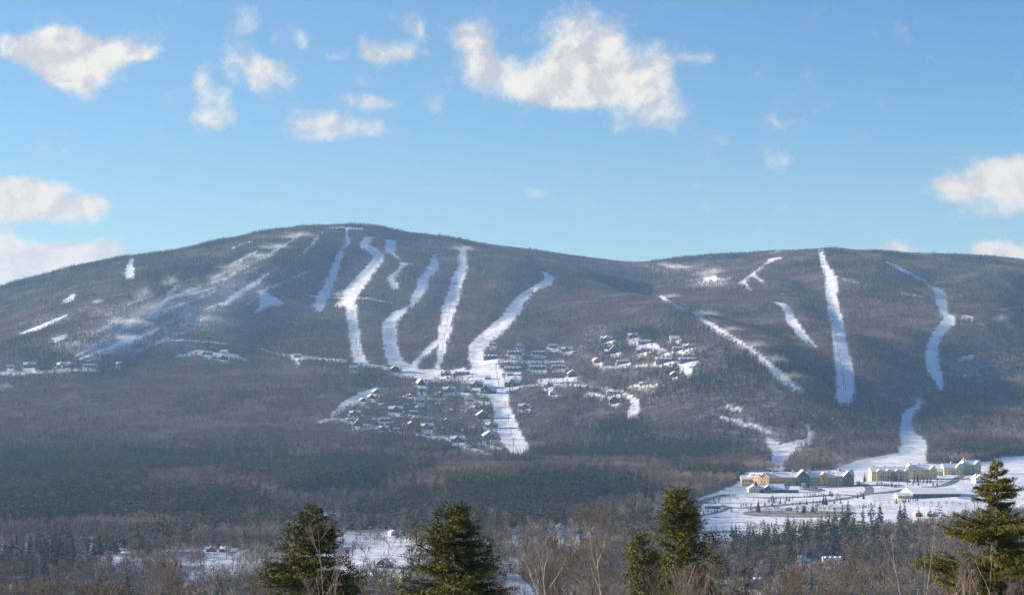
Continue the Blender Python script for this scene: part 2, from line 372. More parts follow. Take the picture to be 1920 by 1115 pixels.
for i, px in enumerate(fine):
    dr = np.interp(px, PXC, DR); ys = np.interp(px, SKYX, SKYY)
    zD = list(flatD); zz = list(flatZ)
    for d, t in yD.items():
        zD.append(d); zz.append((HZ-np.interp(px, PXC, t))*d/F)
    zr = (HZ-ys)*dr/F
    z46 = zz[-1]
    zD += [4600+(dr-4600)*.55, dr-120, dr, dr+140, dr+900, dr+2500, 13000]
    zz += [z46+(zr-z46)*.62, zr-13, zr, zr-12, zr-260, zr-420, zr-420]
    p = np.interp(Dq, zD, zz)
    k = np.exp(-0.5*(np.arange(-60, 61)*4/55.)**2); k /= k.sum()
    ps = np.convolve(np.pad(p, 60, mode='edge'), k, 'valid')
    wgt = np.clip((Dq-900)/600, 0, 1)
    near_ridge = np.exp(-((Dq-dr)/90.)**2)
    ps = ps + near_ridge*3
    prof[i] = p*(1-wgt)+ps*wgt
# smooth across columns
kc = np.exp(-0.5*(np.arange(-3, 4)/1.3)**2); kc /= kc.sum()
pp = np.pad(prof, ((3, 3), (0, 0)), mode='edge'); prof = sum(kc[j]*pp[j:j+len(fine)] for j in range(7))
def vnoise(x, y, seed):
    """smooth value noise, vectorised"""
    xi = np.floor(x).astype(np.int64); yi = np.floor(y).astype(np.int64); fx = x-xi; fy = y-yi
    fx = fx*fx*(3-2*fx); fy = fy*fy*(3-2*fy)
    def h(a, b):
        n = (a*374761393+b*668265263+seed*1442695041) & 0xffffffff
        n = ((n ^ (n >> 13))*1274126177) & 0xffffffff
        return ((n ^ (n >> 16)) & 0xffff)/65535.
    return (h(xi, yi)*(1-fx)+h(xi+1, yi)*fx)*(1-fy)+(h(xi, yi+1)*(1-fx)+h(xi+1, yi+1)*fx)*fy
def fbm(x, y, seed, o=4):
    s = 0; a = .5
    for i in range(o): s = s+a*vnoise(x*2**i, y*2**i, seed+i); a *= .5
    return s
def bil(tab2, u, v):
    u = np.clip(u, 0, tab2.shape[0]-1.001); v = np.clip(v, 0, tab2.shape[1]-1.001)
    i = u.astype(int); j = v.astype(int); a = u-i; b = v-j
    return (tab2[i, j]*(1-a)+tab2[i+1, j]*a)*(1-b)+(tab2[i, j+1]*(1-a)+tab2[i+1, j+1]*a)*b
SPURS = [([(3300,1460),(3700,1395),(4200,1300),(4800,1195),(5500,1075),(6300,1010)], 62, 300, 110), ([(3500,1620),(4000,1545),(4600,1455),(5200,1410),(5850,1430)], 50, 220, 100),
         ([(3700,1700),(4500,1668),(5200,1655),(5850,1700)], 42, 200, 110), ([(4200,330),(4800,440),(5400,500),(6000,575)], 26, 220, 110), ([(4250,700),(4900,705),(5600,765),(6100,740)], 14, 140, 80),
         ([(4150,860),(4800,885),(5500,925),(6200,900)], 18, 150, 90), ([(3900,120),(4600,200),(5200,270),(5700,330)], 44, 260, 120), ([(4300,1830),(5000,1850),(5700,1900)], 40, 180, 110)]
def terrain(x, y):
    x = np.asarray(x, float); y = np.asarray(y, float)
    px = np.clip(960+F*x/np.maximum(y, 300), -399, 2319)
    z = bil(prof, (px+400)/10., (y+60)/4.)
    dr = np.interp(px, PXC, DR)
    wn = np.clip((y-2800)/900, 0, 1)*np.clip((dr-150-y)/900, 0, 1)
    z = z+wn*50*(fbm(x/430.+3, y/1700., 5, 4)-.47)+wn*22*(fbm(x/150., y/420., 9, 3)-.44)
    for (pts_, amp, wl, wr) in SPURS:        # spurs running down the mountain, steeper on their right flank
        d_ = [p[0] for p in pts_]; c_ = [p[1] for p in pts_]
        lat = (px-np.interp(y, d_, c_)+26*(fbm(y/260., y*0+amp, 41, 2)-.37)*2)*y/F
        a_ = np.interp(y, [d_[0]-300, d_[0]+250, (d_[0]+d_[-1])/2, d_[-1]-350, d_[-1]], [0, amp, amp, amp*.6, 0])
        z = z+a_*np.exp(-np.where(lat < 0, (lat/wl)**2, (lat/wr)**2))
    wf = np.clip((y-1150)/300, 0, 1)*np.clip((3000-y)/500, 0, 1)*np.clip((1290-px)/120, 0, 1)
    z = z+wf*17*(fbm(x/190., y/300., 21, 3)-.44)
    wr = np.clip((y-3000)/300, 0, 1)*np.clip((dr-40-y)/300, 0, 1)
    z = z+wr*3.6*(fbm(x/85., y/42., 61, 3)-.44)
    wg = np.clip((y-1700)/150, 0, 1)*np.clip((2750-y)/150, 0, 1)*np.clip((px-1290)/60, 0, 1)
    z = z+wg*3.4*(fbm(x/48., y/70., 67, 3)-.44)
    return z
ZZ = terrain(XX, DD)
nA, nD = XX.shape
idx = np.arange(nA*nD).reshape(nA, nD)
q = np.stack([idx[:-1, :-1], idx[1:, :-1], idx[1:, 1:], idx[:-1, 1:]], -1).reshape(-1, 4)
snow = bpy.data.materials.new('snow'); snow.use_nodes = True; t = NT(snow.node_tree)
b = t.n('ShaderNodeBsdfPrincipled'); out = t.n('ShaderNodeOutputMaterial'); t.l(b.outputs[0], out.inputs[0])
b.inputs['Roughness'].default_value = .55; b.inputs['Specular IOR Level'].default_value = .25
ge = t.n('ShaderNodeNewGeometry')
n1 = t.noise(ge.outputs['Position'], .012, 6, .6); n2 = t.noise(ge.outputs['Position'], .09, 4, .6)
c = t.mix(t.mapr(n1.outputs['Fac'], .35, .7), (.88,.89,.91), (.78,.80,.835))
c = t.mix(t.mapr(n2.outputs['Fac'], .56, .72), c, (.42,.38,.34))
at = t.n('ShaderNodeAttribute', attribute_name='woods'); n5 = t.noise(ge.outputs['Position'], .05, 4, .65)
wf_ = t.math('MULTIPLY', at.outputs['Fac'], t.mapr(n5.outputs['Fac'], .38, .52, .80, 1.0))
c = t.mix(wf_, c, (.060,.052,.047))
t.l(c, b.inputs['Base Color'])
mp = t.n('ShaderNodeMapping'); t.l(ge.outputs['Position'], mp.inputs[0]); mp.inputs['Scale'].default_value = (.3, 1.0, .3)
n3 = t.noise(mp.outputs[0], .035, 6, .62); bp = t.n('ShaderNodeBump'); bp.inputs['Strength'].default_value = 1.0; bp.inputs['Distance'].default_value = 9.0
t.l(n3.outputs['Fac'], bp.inputs['Height']); t.l(bp.outputs[0], b.inputs['Normal'])
gme = mesh_np('ground', np.stack([XX, DD, ZZ], -1).reshape(-1, 3), [q], snow, smooth=True)
ground = tag(obj('ground', gme), 'snow covered valley floor rising into the wooded ski mountain', 'ground', kind='structure')

# pixel -> ground point (first hit along the sight line, beyond 1150 m)
def ground_at(px, py, dmin=1150., dmax=7100.):
    d = np.arange(dmin, dmax, 4.); x = (px-960)/F*d; z = terrain(x, d); y = HZ-F*z/d
    hit = np.nonzero(y <= py)[0]
    i = hit[0] if len(hit) else int(np.argmin(y))
    if i > 0:
        a = (y[i-1]-py)/max(1e-6, y[i-1]-y[i]); D = d[i-1]+4*min(1, max(0, a))
    else: D = d[i]
    X = (px-960)/F*D
    return float(X), float(D), float(terrain(X, D))
def topx(x, y, z): return 960+F*x/y, HZ-F*z/y

# ------------------------------------------------------------ where woods stand: cleared runs, fields, roads
MW, MH, MO = 2320, 1115, 200     # raster columns cover px -200..2120
dmask = np.ones((MH, MW), np.float32)       # tree density
yyg, xxg = np.mgrid[0:MH, 0:MW]
def stamp_line(arr, pts, val, grow=0.0, mode='set'):
    for (a, b_) in zip(pts[:-1], pts[1:]):
        x0, y0, w0 = a; x1, y1, w1 = b_
        wm = max(w0, w1)/2+grow+2
        xa, xb = int(max(0, min(x0, x1)-wm+MO)), int(min(MW, max(x0, x1)+wm+MO+1)); ya, yb = int(max(0, min(y0, y1)-wm)), int(min(MH, max(y0, y1)+wm+1))
        if xa >= xb or ya >= yb: continue
        X = xxg[ya:yb, xa:xb]-MO; Y = yyg[ya:yb, xa:xb]
        dx, dy = x1-x0, y1-y0; L = dx*dx+dy*dy+1e-6
        tt = np.clip(((X-x0)*dx+(Y-y0)*dy)/L, 0, 1)
        d = np.hypot(X-x0-tt*dx, Y-y0-tt*dy); r = (w0+(w1-w0)*tt)/2*.95+grow
        m = d < r; sub = arr[ya:yb, xa:xb]
        sub[m] = val if mode == 'set' else np.minimum(sub[m], val)
def stamp_poly(arr, P, val):
    P = np.array(P, float); xa, xb = int(P[:, 0].min())-1+MO, int(P[:, 0].max())+2+MO; ya, yb = int(P[:, 1].min())-1, int(P[:, 1].max())+2
    xa = max(0, xa); xb = min(MW, xb); ya = max(0, ya); yb = min(MH, yb)
    X = xxg[ya:yb, xa:xb]-MO+.5; Y = yyg[ya:yb, xa:xb]+.5; ins = np.zeros(X.shape, bool)
    for i in range(len(P)):
        x0, y0 = P[i-1]; x1, y1 = P[i]
        if y0 == y1: continue
        ins ^= ((y0 > Y) != (y1 > Y)) & (X < (x1-x0)*(Y-y0)/(y1-y0)+x0)
    arr[ya:yb, xa:xb][ins] = val
def blob(arr, cx, cy, rx, ry, val, soft=True):
    d = np.exp(-(((xxg-MO-cx)/rx)**2+((yyg-cy)/ry)**2)*.7)
    np.maximum(arr, 0, out=arr); arr += (val-arr)*d if soft else 0
# thinner woods first
for z in [(660,790,100,50,.78),(800,770,90,50,.76),(870,800,60,45,.7),(1000,670,110,35,.8),(1200,665,110,40,.8),(1100,720,90,18,.75),(1400,790,60,25,.75),(1450,820,40,20,.7),
          (330,590,150,34,.55),(210,640,110,30,.55),(440,540,90,24,.62),(250,1050,300,20,.6),(700,1040,110,45,.22),(1080,1000,60,25,.5),(1450,1040,160,18,.75),(1250,500,90,16,.6),(1800,700,90,50,.68),(1330,525,40,12,.4),
          (960,1060,60,30,.5),(1660,900,80,14,.5)]:
    blob(dmask, *z)
np.clip(dmask, .12, 1, out=dmask)
RUNS = [
 [(649,430,10),(652,455,10),(636,480,14),(627,505,17),(618,530,20),(608,553,22),(598,573,24)],
 [(612,427,5),(640,428,5)], [(648,428,9),(678,429,7)], [(640,427,3),(650,428,3)],
 [(606,434,5),(595,447,8),(578,466,8),(555,486,5)],
 [(700,445,7),(684,452,14),(680,460,16),(698,470,18),(710,482,20),(703,495,21),(688,512,23),(676,528,25),(664,542,28),(655,553,30)],
 [(655,560,26),(640,568,16),(628,573,6)], [(686,447,8),(706,446,5)],
 [(655,556,26),(658,580,22),(660,600,22),(664,630,23),(667,655,24),(672,672,25),(690,686,8)],
 [(594,557,4),(630,558,4),(690,559,3),(735,568,2)], [(570,552,2),(600,556,3)],
 [(732,473,8),(748,486,7)], [(752,493,6),(770,496,5)], [(757,495,8),(745,510,9),(733,522,15),(738,536,17)],
 [(814,478,6),(813,487,14),(815,497,20),(803,513,20),(792,528,24),(791,541,22),(780,556,20),(770,573,10)], [(812,478,3),(828,476,2)],
 [(760,580,10),(742,593,20),(731,606,27),(728,625,30),(732,650,31),(738,672,29),(748,690,34),(772,697,26)],
 [(868,477,18),(867,500,21),(857,528,25),(848,560,28),(838,590,27),(834,622,26),(829,645,19),(824,672,14),(818,694,11)],
 [(826,636,12),(803,657,14),(783,676,12),(772,690,12)],
 [(1012,508,5),(1022,515,13),(1030,525,22),(1018,532,14),(995,545,13),(978,560,22),(965,580,28),(950,600,27),(930,618,28),(905,638,26),(893,655,34),(892,675,32),(908,690,50),(922,705,48),(935,730,32),(938,760,36),(946,790,42),(957,820,44),(972,843,44)],
 [(860,697,6),(900,700,20)], [(770,700,14),(800,702,12),(840,698,8),(870,692,8)], [(785,712,10),(860,712,4),(900,708,6)],
 # left flank
 [(246,488,12),(243,500,18),(241,517,19)], [(118,566,6),(137,556,12)], [(176,565,3),(188,562,4)],
 [(35,628,4),(60,618,8),(84,609,8),(110,597,4),(125,589,3)], [(316,549,9),(335,536,9),(357,523,4)], [(228,616,9),(245,605,11),(262,595,6)],
 [(152,672,4),(180,661,6),(215,648,7),(252,631,9)], [(335,556,4),(370,547,4),(405,539,4)], [(420,571,7),(437,557,14),(455,545,10),(480,530,8),(502,513,5)],
 [(430,467,3),(470,452,5)], [(437,495,8),(460,484,9),(485,470,5)], [(400,520,4),(430,505,3)], [(480,489,4),(510,475,8),(540,456,6),(562,444,4)], [(362,497,3),(376,492,3)],
 [(580,506,2),(545,523,3),(508,538,5),(492,546,8)], [(240,570,3),(290,552,3)], [(180,622,3),(235,590,4)], [(100,638,10),(122,630,8)], [(270,580,2),(330,566,3)], [(215,655,3),(290,625,3)], [(340,610,3),(400,590,2)],
 [(530,462,3),(470,496,4),(430,516,3)], [(420,522,3),(345,548,4),(300,566,3)], [(405,545,3),(330,575,4),(285,598,3)], [(300,585,3),(240,612,4),(190,640,4),(140,668,4)], [(330,600,3),(262,632,5),(200,660,4),(165,676,3)], [(440,560,2),(350,590,3)], [(372,610,2),(300,640,3),(250,660,3)], [(230,600,3),(170,628,4)], [(500,545,2),(455,575,3)],
 [(0,700,6),(50,698,6),(100,695,4),(180,690,3)], [(330,668,3),(370,660,8),(440,668,10),(460,675,4)], [(305,637,3),(350,637,2),(430,643,2)],
 [(485,652,3),(514,663,4),(550,668,6),(600,673,5),(650,676,6)], [(685,683,6),(725,691,8)], [(550,672,9),(560,684,6)],
 # right mountain
 [(1440,489,7),(1462,484,7)], [(1448,488,6),(1430,500,5),(1410,515,7),(1392,529,8)], [(1410,517,7),(1430,529,8)], [(1388,530,7),(1398,533,6),(1404,543,5)], [(1320,524,10),(1338,522,12)], [(1240,558,11),(1250,568,10)],
 [(1250,566,8),(1284,581,5),(1305,592,9),(1330,608,14),(1352,622,11),(1380,638,8),(1405,655,9),(1425,670,11),(1445,690,17),(1470,710,19),(1490,725,11),(1505,731,5)],
 [(1448,566,4),(1466,572,11),(1479,585,17),(1483,600,20),(1497,622,22),(1512,637,15),(1530,652,4)],
 [(1539,470,11),(1542,492,13),(1553,512,20),(1560,532,27),(1558,556,24),(1564,585,26),(1569,612,28),(1574,645,31),(1581,680,36),(1586,715,36),(1583,744,38)],
 [(1658,490,4),(1680,500,8),(1705,513,9),(1732,527,7),(1752,545,7)], [(1755,543,14),(1762,555,22),(1767,575,21),(1770,590,16),(1779,602,27),(1760,622,21),(1749,645,23),(1746,670,29),(1750,695,27),(1764,724,18)],
 [(1460,548,3),(1474,552,3)], [(1578,522,3),(1612,531,4)], [(1550,579,2),(1580,584,3)], [(1690,548,2),(1730,556,3)], [(1806,593,7),(1822,597,9)], [(1865,581,2),(1920,574,4)], [(1798,673,7),(1820,668,9)], [(1098,527,4),(1107,527,4)],
 [(1500,470,3),(1530,468,4)], [(1825,605,3),(1840,607,3)], [(1800,704,4),(1840,703,3)],
 [(1725,757,10),(1700,780,22),(1698,803,28),(1702,821,34),(1712,838,54),(1712,852,62)],
 # village ground
 [(1080,721,4),(1127,728,5),(1147,733,6),(1167,738,9),(1185,748,11),(1193,757,14),(1188,770,24),(1182,780,18)], [(1100,737,5),(1125,742,8),(1132,748,5)],
 [(1283,690,20),(1290,700,18)], [(1010,713,8),(1080,712,7)], [(960,721,4),(1100,722,4)], [(920,677,5),(1060,677,4)], [(1180,643,10),(1215,645,8)], [(1195,653,6),(1240,655,6)], [(1228,648,10),(1236,660,8)], [(1225,685,4),(1290,685,5)], [(1240,664,8),(1300,662,3)], [(1125,688,3),(1170,688,4)], [(1190,686,5),(1230,684,5)], [(1180,724,6),(1230,722,6)],
 [(600,790,5),(615,786,6),(635,785,5),(680,797,6),(710,803,6),(757,812,5)], [(625,775,10),(650,757,16),(680,743,20),(708,728,10)], [(780,812,5),(840,826,7),(870,838,6),(900,846,6)], [(850,838,8),(880,848,6),(920,853,10)], [(870,716,5),(910,714,6)], [(855,736,8),(880,740,6)], [(880,752,6),(915,756,8)], [(740,742,3),(840,748,3)], [(890,830,6),(935,842,8)], [(700,784,3),(720,786,3)], [(750,795,3),(850,804,3)], [(820,818,6),(835,822,6)],
 [(1351,782,7),(1394,794,8),(1419,800,10),(1442,809,6)], [(1470,834,7),(1498,830,13),(1514,829,12),(1521,813,11),(1514,799,8),(1500,790,5)], [(1360,760,6),(1390,770,6)],
 # valley fields
 [(600,968,14),(618,966,22),(626,975,10)], [(625,992,6),(660,1000,7),(735,1001,11)], [(650,1013,12),(760,1013,13)], [(640,1030,12),(770,1032,12)], [(660,1050,20),(770,1056,16)], [(640,1075,14),(760,1075,10)], [(385,1070,10),(440,1062,10)], [(360,1076,12),(400,1072,10)], [(0,1024,9),(60,1024,8)], [(205,1030,9),(225,1026,10)], [(300,1032,4),(440,1030,6)], [(430,1045,8),(460,1030,6)], [(0,1100,5),(250,1098,5),(480,1094,5)],
 [(960,1104,30),(1010,1106,16)], [(1040,995,7),(1130,1000,10)], [(1530,1053,9),(1580,1056,9)], [(1345,1092,14),(1415,1096,10)], [(1225,945,4),(1228,970,10)],
]
for r in RUNS: stamp_line(dmask, r, 0.0)
POLYS = [
 [(721,449),(745,451),(746,460),(738,478),(721,475)], [(484,545),(495,545),(520,560),(537,569),(515,572),(492,581),(468,595),(488,572)],
 [(738,690),(830,693),(845,702),(790,714),(770,702)],
 [(1437,817),(1465,833),(1501,840),(1506,848),(1482,866),(1466,884),(1440,878),(1446,855),(1438,835)],
 [(1306,935),(1345,922),(1378,908),(1392,895),(1400,884),(1500,884),(1560,880),(1610,862),(1690,848),(1745,852),(1730,868),(1790,872),(1850,864),(1880,856),(2100,842),(2100,975),(1850,970),(1780,986),(1700,994),(1600,1003),(1500,1010),(1440,1020),(1380,1030),(1304,1036)],
]
for p in POLYS: stamp_poly(dmask, p, 0.0)
for z in [(700,1050,75,48,.06),(415,1062,34,15,.15),(215,1036,20,9,.2),(35,1032,36,9,.25),(180,1098,170,10,.4),(385,1085,30,9,.3),(985,1106,38,10,.05),(1080,1012,60,14,.25),(1545,1066,45,9,.2),(1382,1102,44,10,.15),(612,980,22,14,.1),(1230,965,12,18,.2),(1500,1066,20,8,.3)]:
    blob(dmask, *z)
np.clip(dmask, 0, 1, out=dmask)
for (hx, hy, hw, *_r) in HOUSES:       # yards: open ground in front and round each house
    stamp_line(dmask, [(hx-hw*.45, hy-1, 5), (hx+hw*.45, hy-1, 5)], 0.0)
    k = 1.0 if hy < 900 else 3.2
    stamp_line(dmask, [(hx-hw*.3, hy+4*k, 6*k), (hx+hw*.3, hy+4*k, 6*k)], 0.22, mode='min')
# conifer share
cmask = np.full((MH, MW), .06, np.float32)
for z in [(300,930,420,55,.72),(100,960,200,30,.75),(720,905,330,45,.62),(1060,900,200,55,.68),(130,850,200,22,.3),(1390,690,95,40,.62),(1530,750,120,30,.38),(1870,830,150,25,.35),
          (1800,505,200,28,.9),(640,468,100,36,.45),(300,505,200,26,.35),(1010,768,70,20,.75),(1160,800,60,18,.5),(1460,560,110,18,.4),(1500,1020,170,22,.35),
          (240,1040,240,22,.45),(1360,1045,60,30,.4),(1080,520,140,22,.3),(600,830,120,18,.15),(420,830,100,20,.25),(950,880,120,14,.35),(1380,900,50,20,.5),(330,850,60,10,.3),(1740,1010,60,14,.4)]:
    blob(cmask, *z)
skyrow = np.interp(np.arange(MW)-MO, SKYX, SKYY)
edge = (yyg < skyrow[None, :]+9); hard = edge & ~((xxg-MO > 960) & (xxg-MO < 1220)); cmask[hard] = np.maximum(cmask[hard], .65)
fmask = np.zeros((MH, MW), np.float32)       # frosted share of conifers
for z in [(1820,512,190,24,1.),(1480,560,110,20,.5),(350,872,160,8,.5),(1280,508,110,10,.5),(1080,500,120,8,.35)]: blob(fmask, *z)

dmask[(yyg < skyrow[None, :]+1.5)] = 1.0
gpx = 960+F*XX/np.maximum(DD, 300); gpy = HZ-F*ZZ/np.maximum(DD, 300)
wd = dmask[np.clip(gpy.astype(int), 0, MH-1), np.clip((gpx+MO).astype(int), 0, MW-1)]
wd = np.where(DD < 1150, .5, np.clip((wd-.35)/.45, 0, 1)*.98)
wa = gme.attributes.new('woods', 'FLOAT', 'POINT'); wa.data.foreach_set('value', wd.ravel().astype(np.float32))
# candidates on a jittered grid, kept by density and species masks
def rows(d0, d1, sp):
    out = []
    for y in np.arange(d0, d1, sp):
        n = int(.67*y/sp); x = (np.arange(n)-n/2)*sp
        out.append(np.stack([x, np.full(n, y)], 1))
    return np.concatenate(out)
cand = np.concatenate([rows(1150, 3000, 6.8), rows(3000, 7000, 5.2)])
cand += rng.uniform(-3, 3, cand.shape)
tx, ty = cand[:, 0], cand[:, 1]
tz = terrain(tx, ty); tpx, tpy = 960+F*tx/ty, HZ-F*tz/ty
dr = np.interp(np.clip(tpx, -399, 2319), PXC, DR); ok = (ty < dr+25)
rag = (fbm(tx/15., ty/26., 51, 3)-.44)*13+rng.uniform(-1.2, 1.2, len(tx)); rag = np.where(tpy > 860, rag*.4, rag)
ix = np.clip((tpx+rag+MO).astype(int), 0, MW-1); iy = np.clip((tpy+rag*.3).astype(int), 0, MH-1)
u = rng.random(len(tx)); v = rng.random(len(tx)); pn = np.where(ty < 3000, fbm(tx/110., ty/230., 33, 3), fbm(tx/90., ty/160., 33, 3))
gapn = fbm(tx/45., ty/70., 71, 3)
dn = dmask[iy, ix]; dn = np.where((dn > 0) & (dn < .95), dn*np.where(gapn > .44, 1.35, .6), dn)
keep = ok & (u < dn*np.where(ty > 3200, .96, .97))
cf = np.clip(cmask[iy, ix]*np.where(ty < 3000, np.clip((pn-.37)*14, .03, 2.0), np.clip((pn-.30)*7, 0, 2.2)), 0, .97)
stand = fbm(tx/260., ty/420., 83, 3); cf = np.clip(cf+np.clip((stand-.56)*6, 0, .7)*(ty < 5600)*((ty > 2500) | (tpx < 1150)), 0, .97)
isc = v < cf
isf = isc & (rng.random(len(tx)) < fmask[iy, ix])
# ------------------------------------------------------------ woodland trees
def tris(P):       # list of triangles (a,b,c) -> V, faces
    V = np.array(P, dtype=np.float32).reshape(-1, 3); return V, [np.arange(len(V), dtype=np.int32).reshape(-1, 3)]
def sliver(a, b, w0, r):
    a = Vector(a); b = Vector(b); d = b-a; s = d.cross(Vector((r.uniform(-1, 1), r.uniform(-1, 1), r.uniform(-1, 1)))).normalized()*w0/2
    return (tuple(a-s), tuple(a+s), tuple(b))
def bare_crown(seed, nb, nt, wide=2.9, H=10., w=.16):
    r = random.Random(seed); P = []
    for i in range(nb):
        z0 = H*r.uniform(.30, .75); az = r.uniform(0, 6.283); el = r.uniform(.45, 1.15)
        L = r.uniform(.6, 1.0)*wide/max(.35, math.cos(el))*(.75+.3*(1-abs(z0/H-.5)))
        L = min(L, (H*1.02-z0)/max(.2, math.sin(el)))
        d = Vector((math.cos(az)*math.cos(el), math.sin(az)*math.cos(el), math.sin(el)))
        a = Vector((0, 0, z0)); e = a+d*L; P.append(sliver(a, e, w*1.3, r))
        for k in range(nt):
            f = r.uniform(.25, 1.0); p = a+d*L*f
            dd = (d+Vector((r.uniform(-1, 1), r.uniform(-1, 1), r.uniform(-.35, 1.0)))*.85).normalized()
            P.append(sliver(p, p+dd*r.uniform(.7, 1.7)*(1.3-f*.4), w*r.uniform(.8, 1.3), r))
    return tris(P)
def dome_crown(seed, n, H=10., rx=3.1, w=.2, L0=1.2):
    """rounded leafless crown: limbs fanning to a shell of fine twigs"""
    r = random.Random(seed); P = []; cz = H*.64; rz = H*.37; lumps = [(r.uniform(0, 6.28), r.uniform(-.2, .9), r.uniform(.75, 1.15)) for _ in range(6)]
    for i in range(9):
        az = r.uniform(0, 6.28); el = r.uniform(.5, 1.3); d = Vector((math.cos(az)*math.cos(el)*rx, math.sin(az)*math.cos(el)*rx, math.sin(el)*rz))
        P.append(sliver((0, 0, H*r.uniform(.3, .5)), Vector((0, 0, cz))+d*.8, w*1.1, r))
    for i in range(n):
        az = r.uniform(0, 6.28); sz = r.uniform(-.75, 1.0); k = max(l[2]*math.exp(-((math.cos(az-l[0])-1)**2+(sz-l[1])**2)*.8) for l in lumps); k = .62+.42*k
        ch = math.sqrt(max(0, 1-sz*sz)); f = r.uniform(.55, 1.0)**.6*k; dr = Vector((math.cos(az)*ch, math.sin(az)*ch, sz)); p = Vector((dr.x*rx*f, dr.y*rx*f, cz+dr.z*rz*f))
        v = (dr+Vector((r.uniform(-.7, .7), r.uniform(-.7, .7), r.uniform(-.1, .9)))).normalized()*L0*r.uniform(.6, 1.3)
        P.append(sliver(p-v*.5, p+v*.5, w*r.uniform(.8, 1.4), r))
    return tris(P)
def trunk_mesh(name, H, r0, mat_, seed=0, top=.9, k=4):
    r = random.Random(seed); m = MB(); n = 4
    m.tube([(r.uniform(-.1, .1)*i/n*2, r.uniform(-.1, .1)*i/n*2, -.8+(H*top+.8)*i/n) for i in range(n+1)], [r0*(1-i/n*.85) for i in range(n+1)], k)
    return mesh_np(name, m.V, m.Fc, mat_)
def conifer_crown(seed, tiers, per, H=11., R0=2.5, start=.14, droop=.25, irregular=.25, pine=False):
    r = random.Random(seed); P = []
    for i in range(tiers):
        f = i/(tiers-1); z = H*(start+(1-start)*f*.97)
        rad = R0*((1-f)**.8*.95+.06)
        if pine: rad = R0*(math.sin(min(1, (1-f)*1.25+.05)*math.pi/2)*.9+.05)*r.uniform(.65, 1.15)*(.55 if f < .3 else 1)
        for k in range(max(4, int(per*(1-.55*f)))):
            az = r.uniform(0, 6.283); L = rad*r.uniform(1-irregular*1.6, 1+irregular); zz = z+r.uniform(-.35, .35)
            tip = Vector((math.cos(az)*L, math.sin(az)*L, zz-droop*L+(.35*L if pine else 0)))
            base = Vector((math.cos(az)*L*.08, math.sin(az)*L*.08, zz+.1*L+.25))
            side = Vector((-math.sin(az), math.cos(az), r.uniform(-.5, .5)))*L*r.uniform(.16, .3)
            mid = base.lerp(tip, .62)
            P.append((tuple(base), tuple(mid-side), tuple(tip))); P.append((tuple(base), tuple(tip), tuple(mid+side)))
            for h in range(2):
                c = base.lerp(tip, r.uniform(.3, .9)); s2 = side*r.choice((-1, 1))
                P.append((tuple(c), tuple(c+s2*1.1+Vector((0, 0, r.uniform(-.5, .1)))), tuple(c+s2*.3+Vector((0, 0, -r.uniform(.3, .7))))))
    # leader
    for k in range(3): P.append(sliver((0, 0, H*.93), (r.uniform(-.1, .1), 0, H*1.04), .35, r))
    return tris(P)
def joined(name, parts):      # [(V,faces,mat)] -> one mesh
    Vs = []; Fs = []; mi = []; ms = []; o = 0
    for V, Fc, m_ in parts:
        V = np.asarray(V, np.float32); Vs.append(V)
        if isinstance(Fc[0], np.ndarray): fl = Fc
        else:
            fl = [np.array([f for f in Fc if len(f) == kk], np.int32) for kk in (3, 4) if any(len(f) == kk for f in Fc)]
        if m_ not in ms: ms.append(m_)
        for f in fl: Fs.append(f+o); mi += [ms.index(m_)]*len(f)
        o += len(V)
    return mesh_np(name, np.concatenate(Vs), Fs, ms, mi)
def trunk_vf(H, r0, seed):
    m = MB(); r = random.Random(seed); m.tube([(0, 0, -.8), (r.uniform(-.2, .2), r.uniform(-.2, .2), H*.5), (0, 0, H*.92)], [r0, r0*.7, r0*.15], 3)
    return m.V, m.Fc
def proto(nm, parts): return obj(nm, joined(nm, parts), link=False)
far_bare = [proto('bare_tree_far', [(*(dome_crown(s, 105, 10+.6*(s % 3), 2.8+.3*(s % 3), .24) if s != 2 else bare_crown(s, 15, 5, wide=2.9, w=.22)), M['twig']), (*trunk_vf(10, .16, s), M['bark'])]) for s in range(5)]
far_con = [proto('conifer_far', [(*conifer_crown(s+40, 9, 10, H=10+s % 3, R0=2.5+.3*(s % 3), pine=s >= 2), M['needle']), (*trunk_vf(9, .16, s), M['bark'])]) for s in range(4)]
far_frost = [proto('frosted_conifer_far', [(*conifer_crown(s+60, 8, 7, H=9.5, R0=1.9), M['frost']), (*trunk_vf(8, .16, s), M['bark'])]) for s in range(3)]

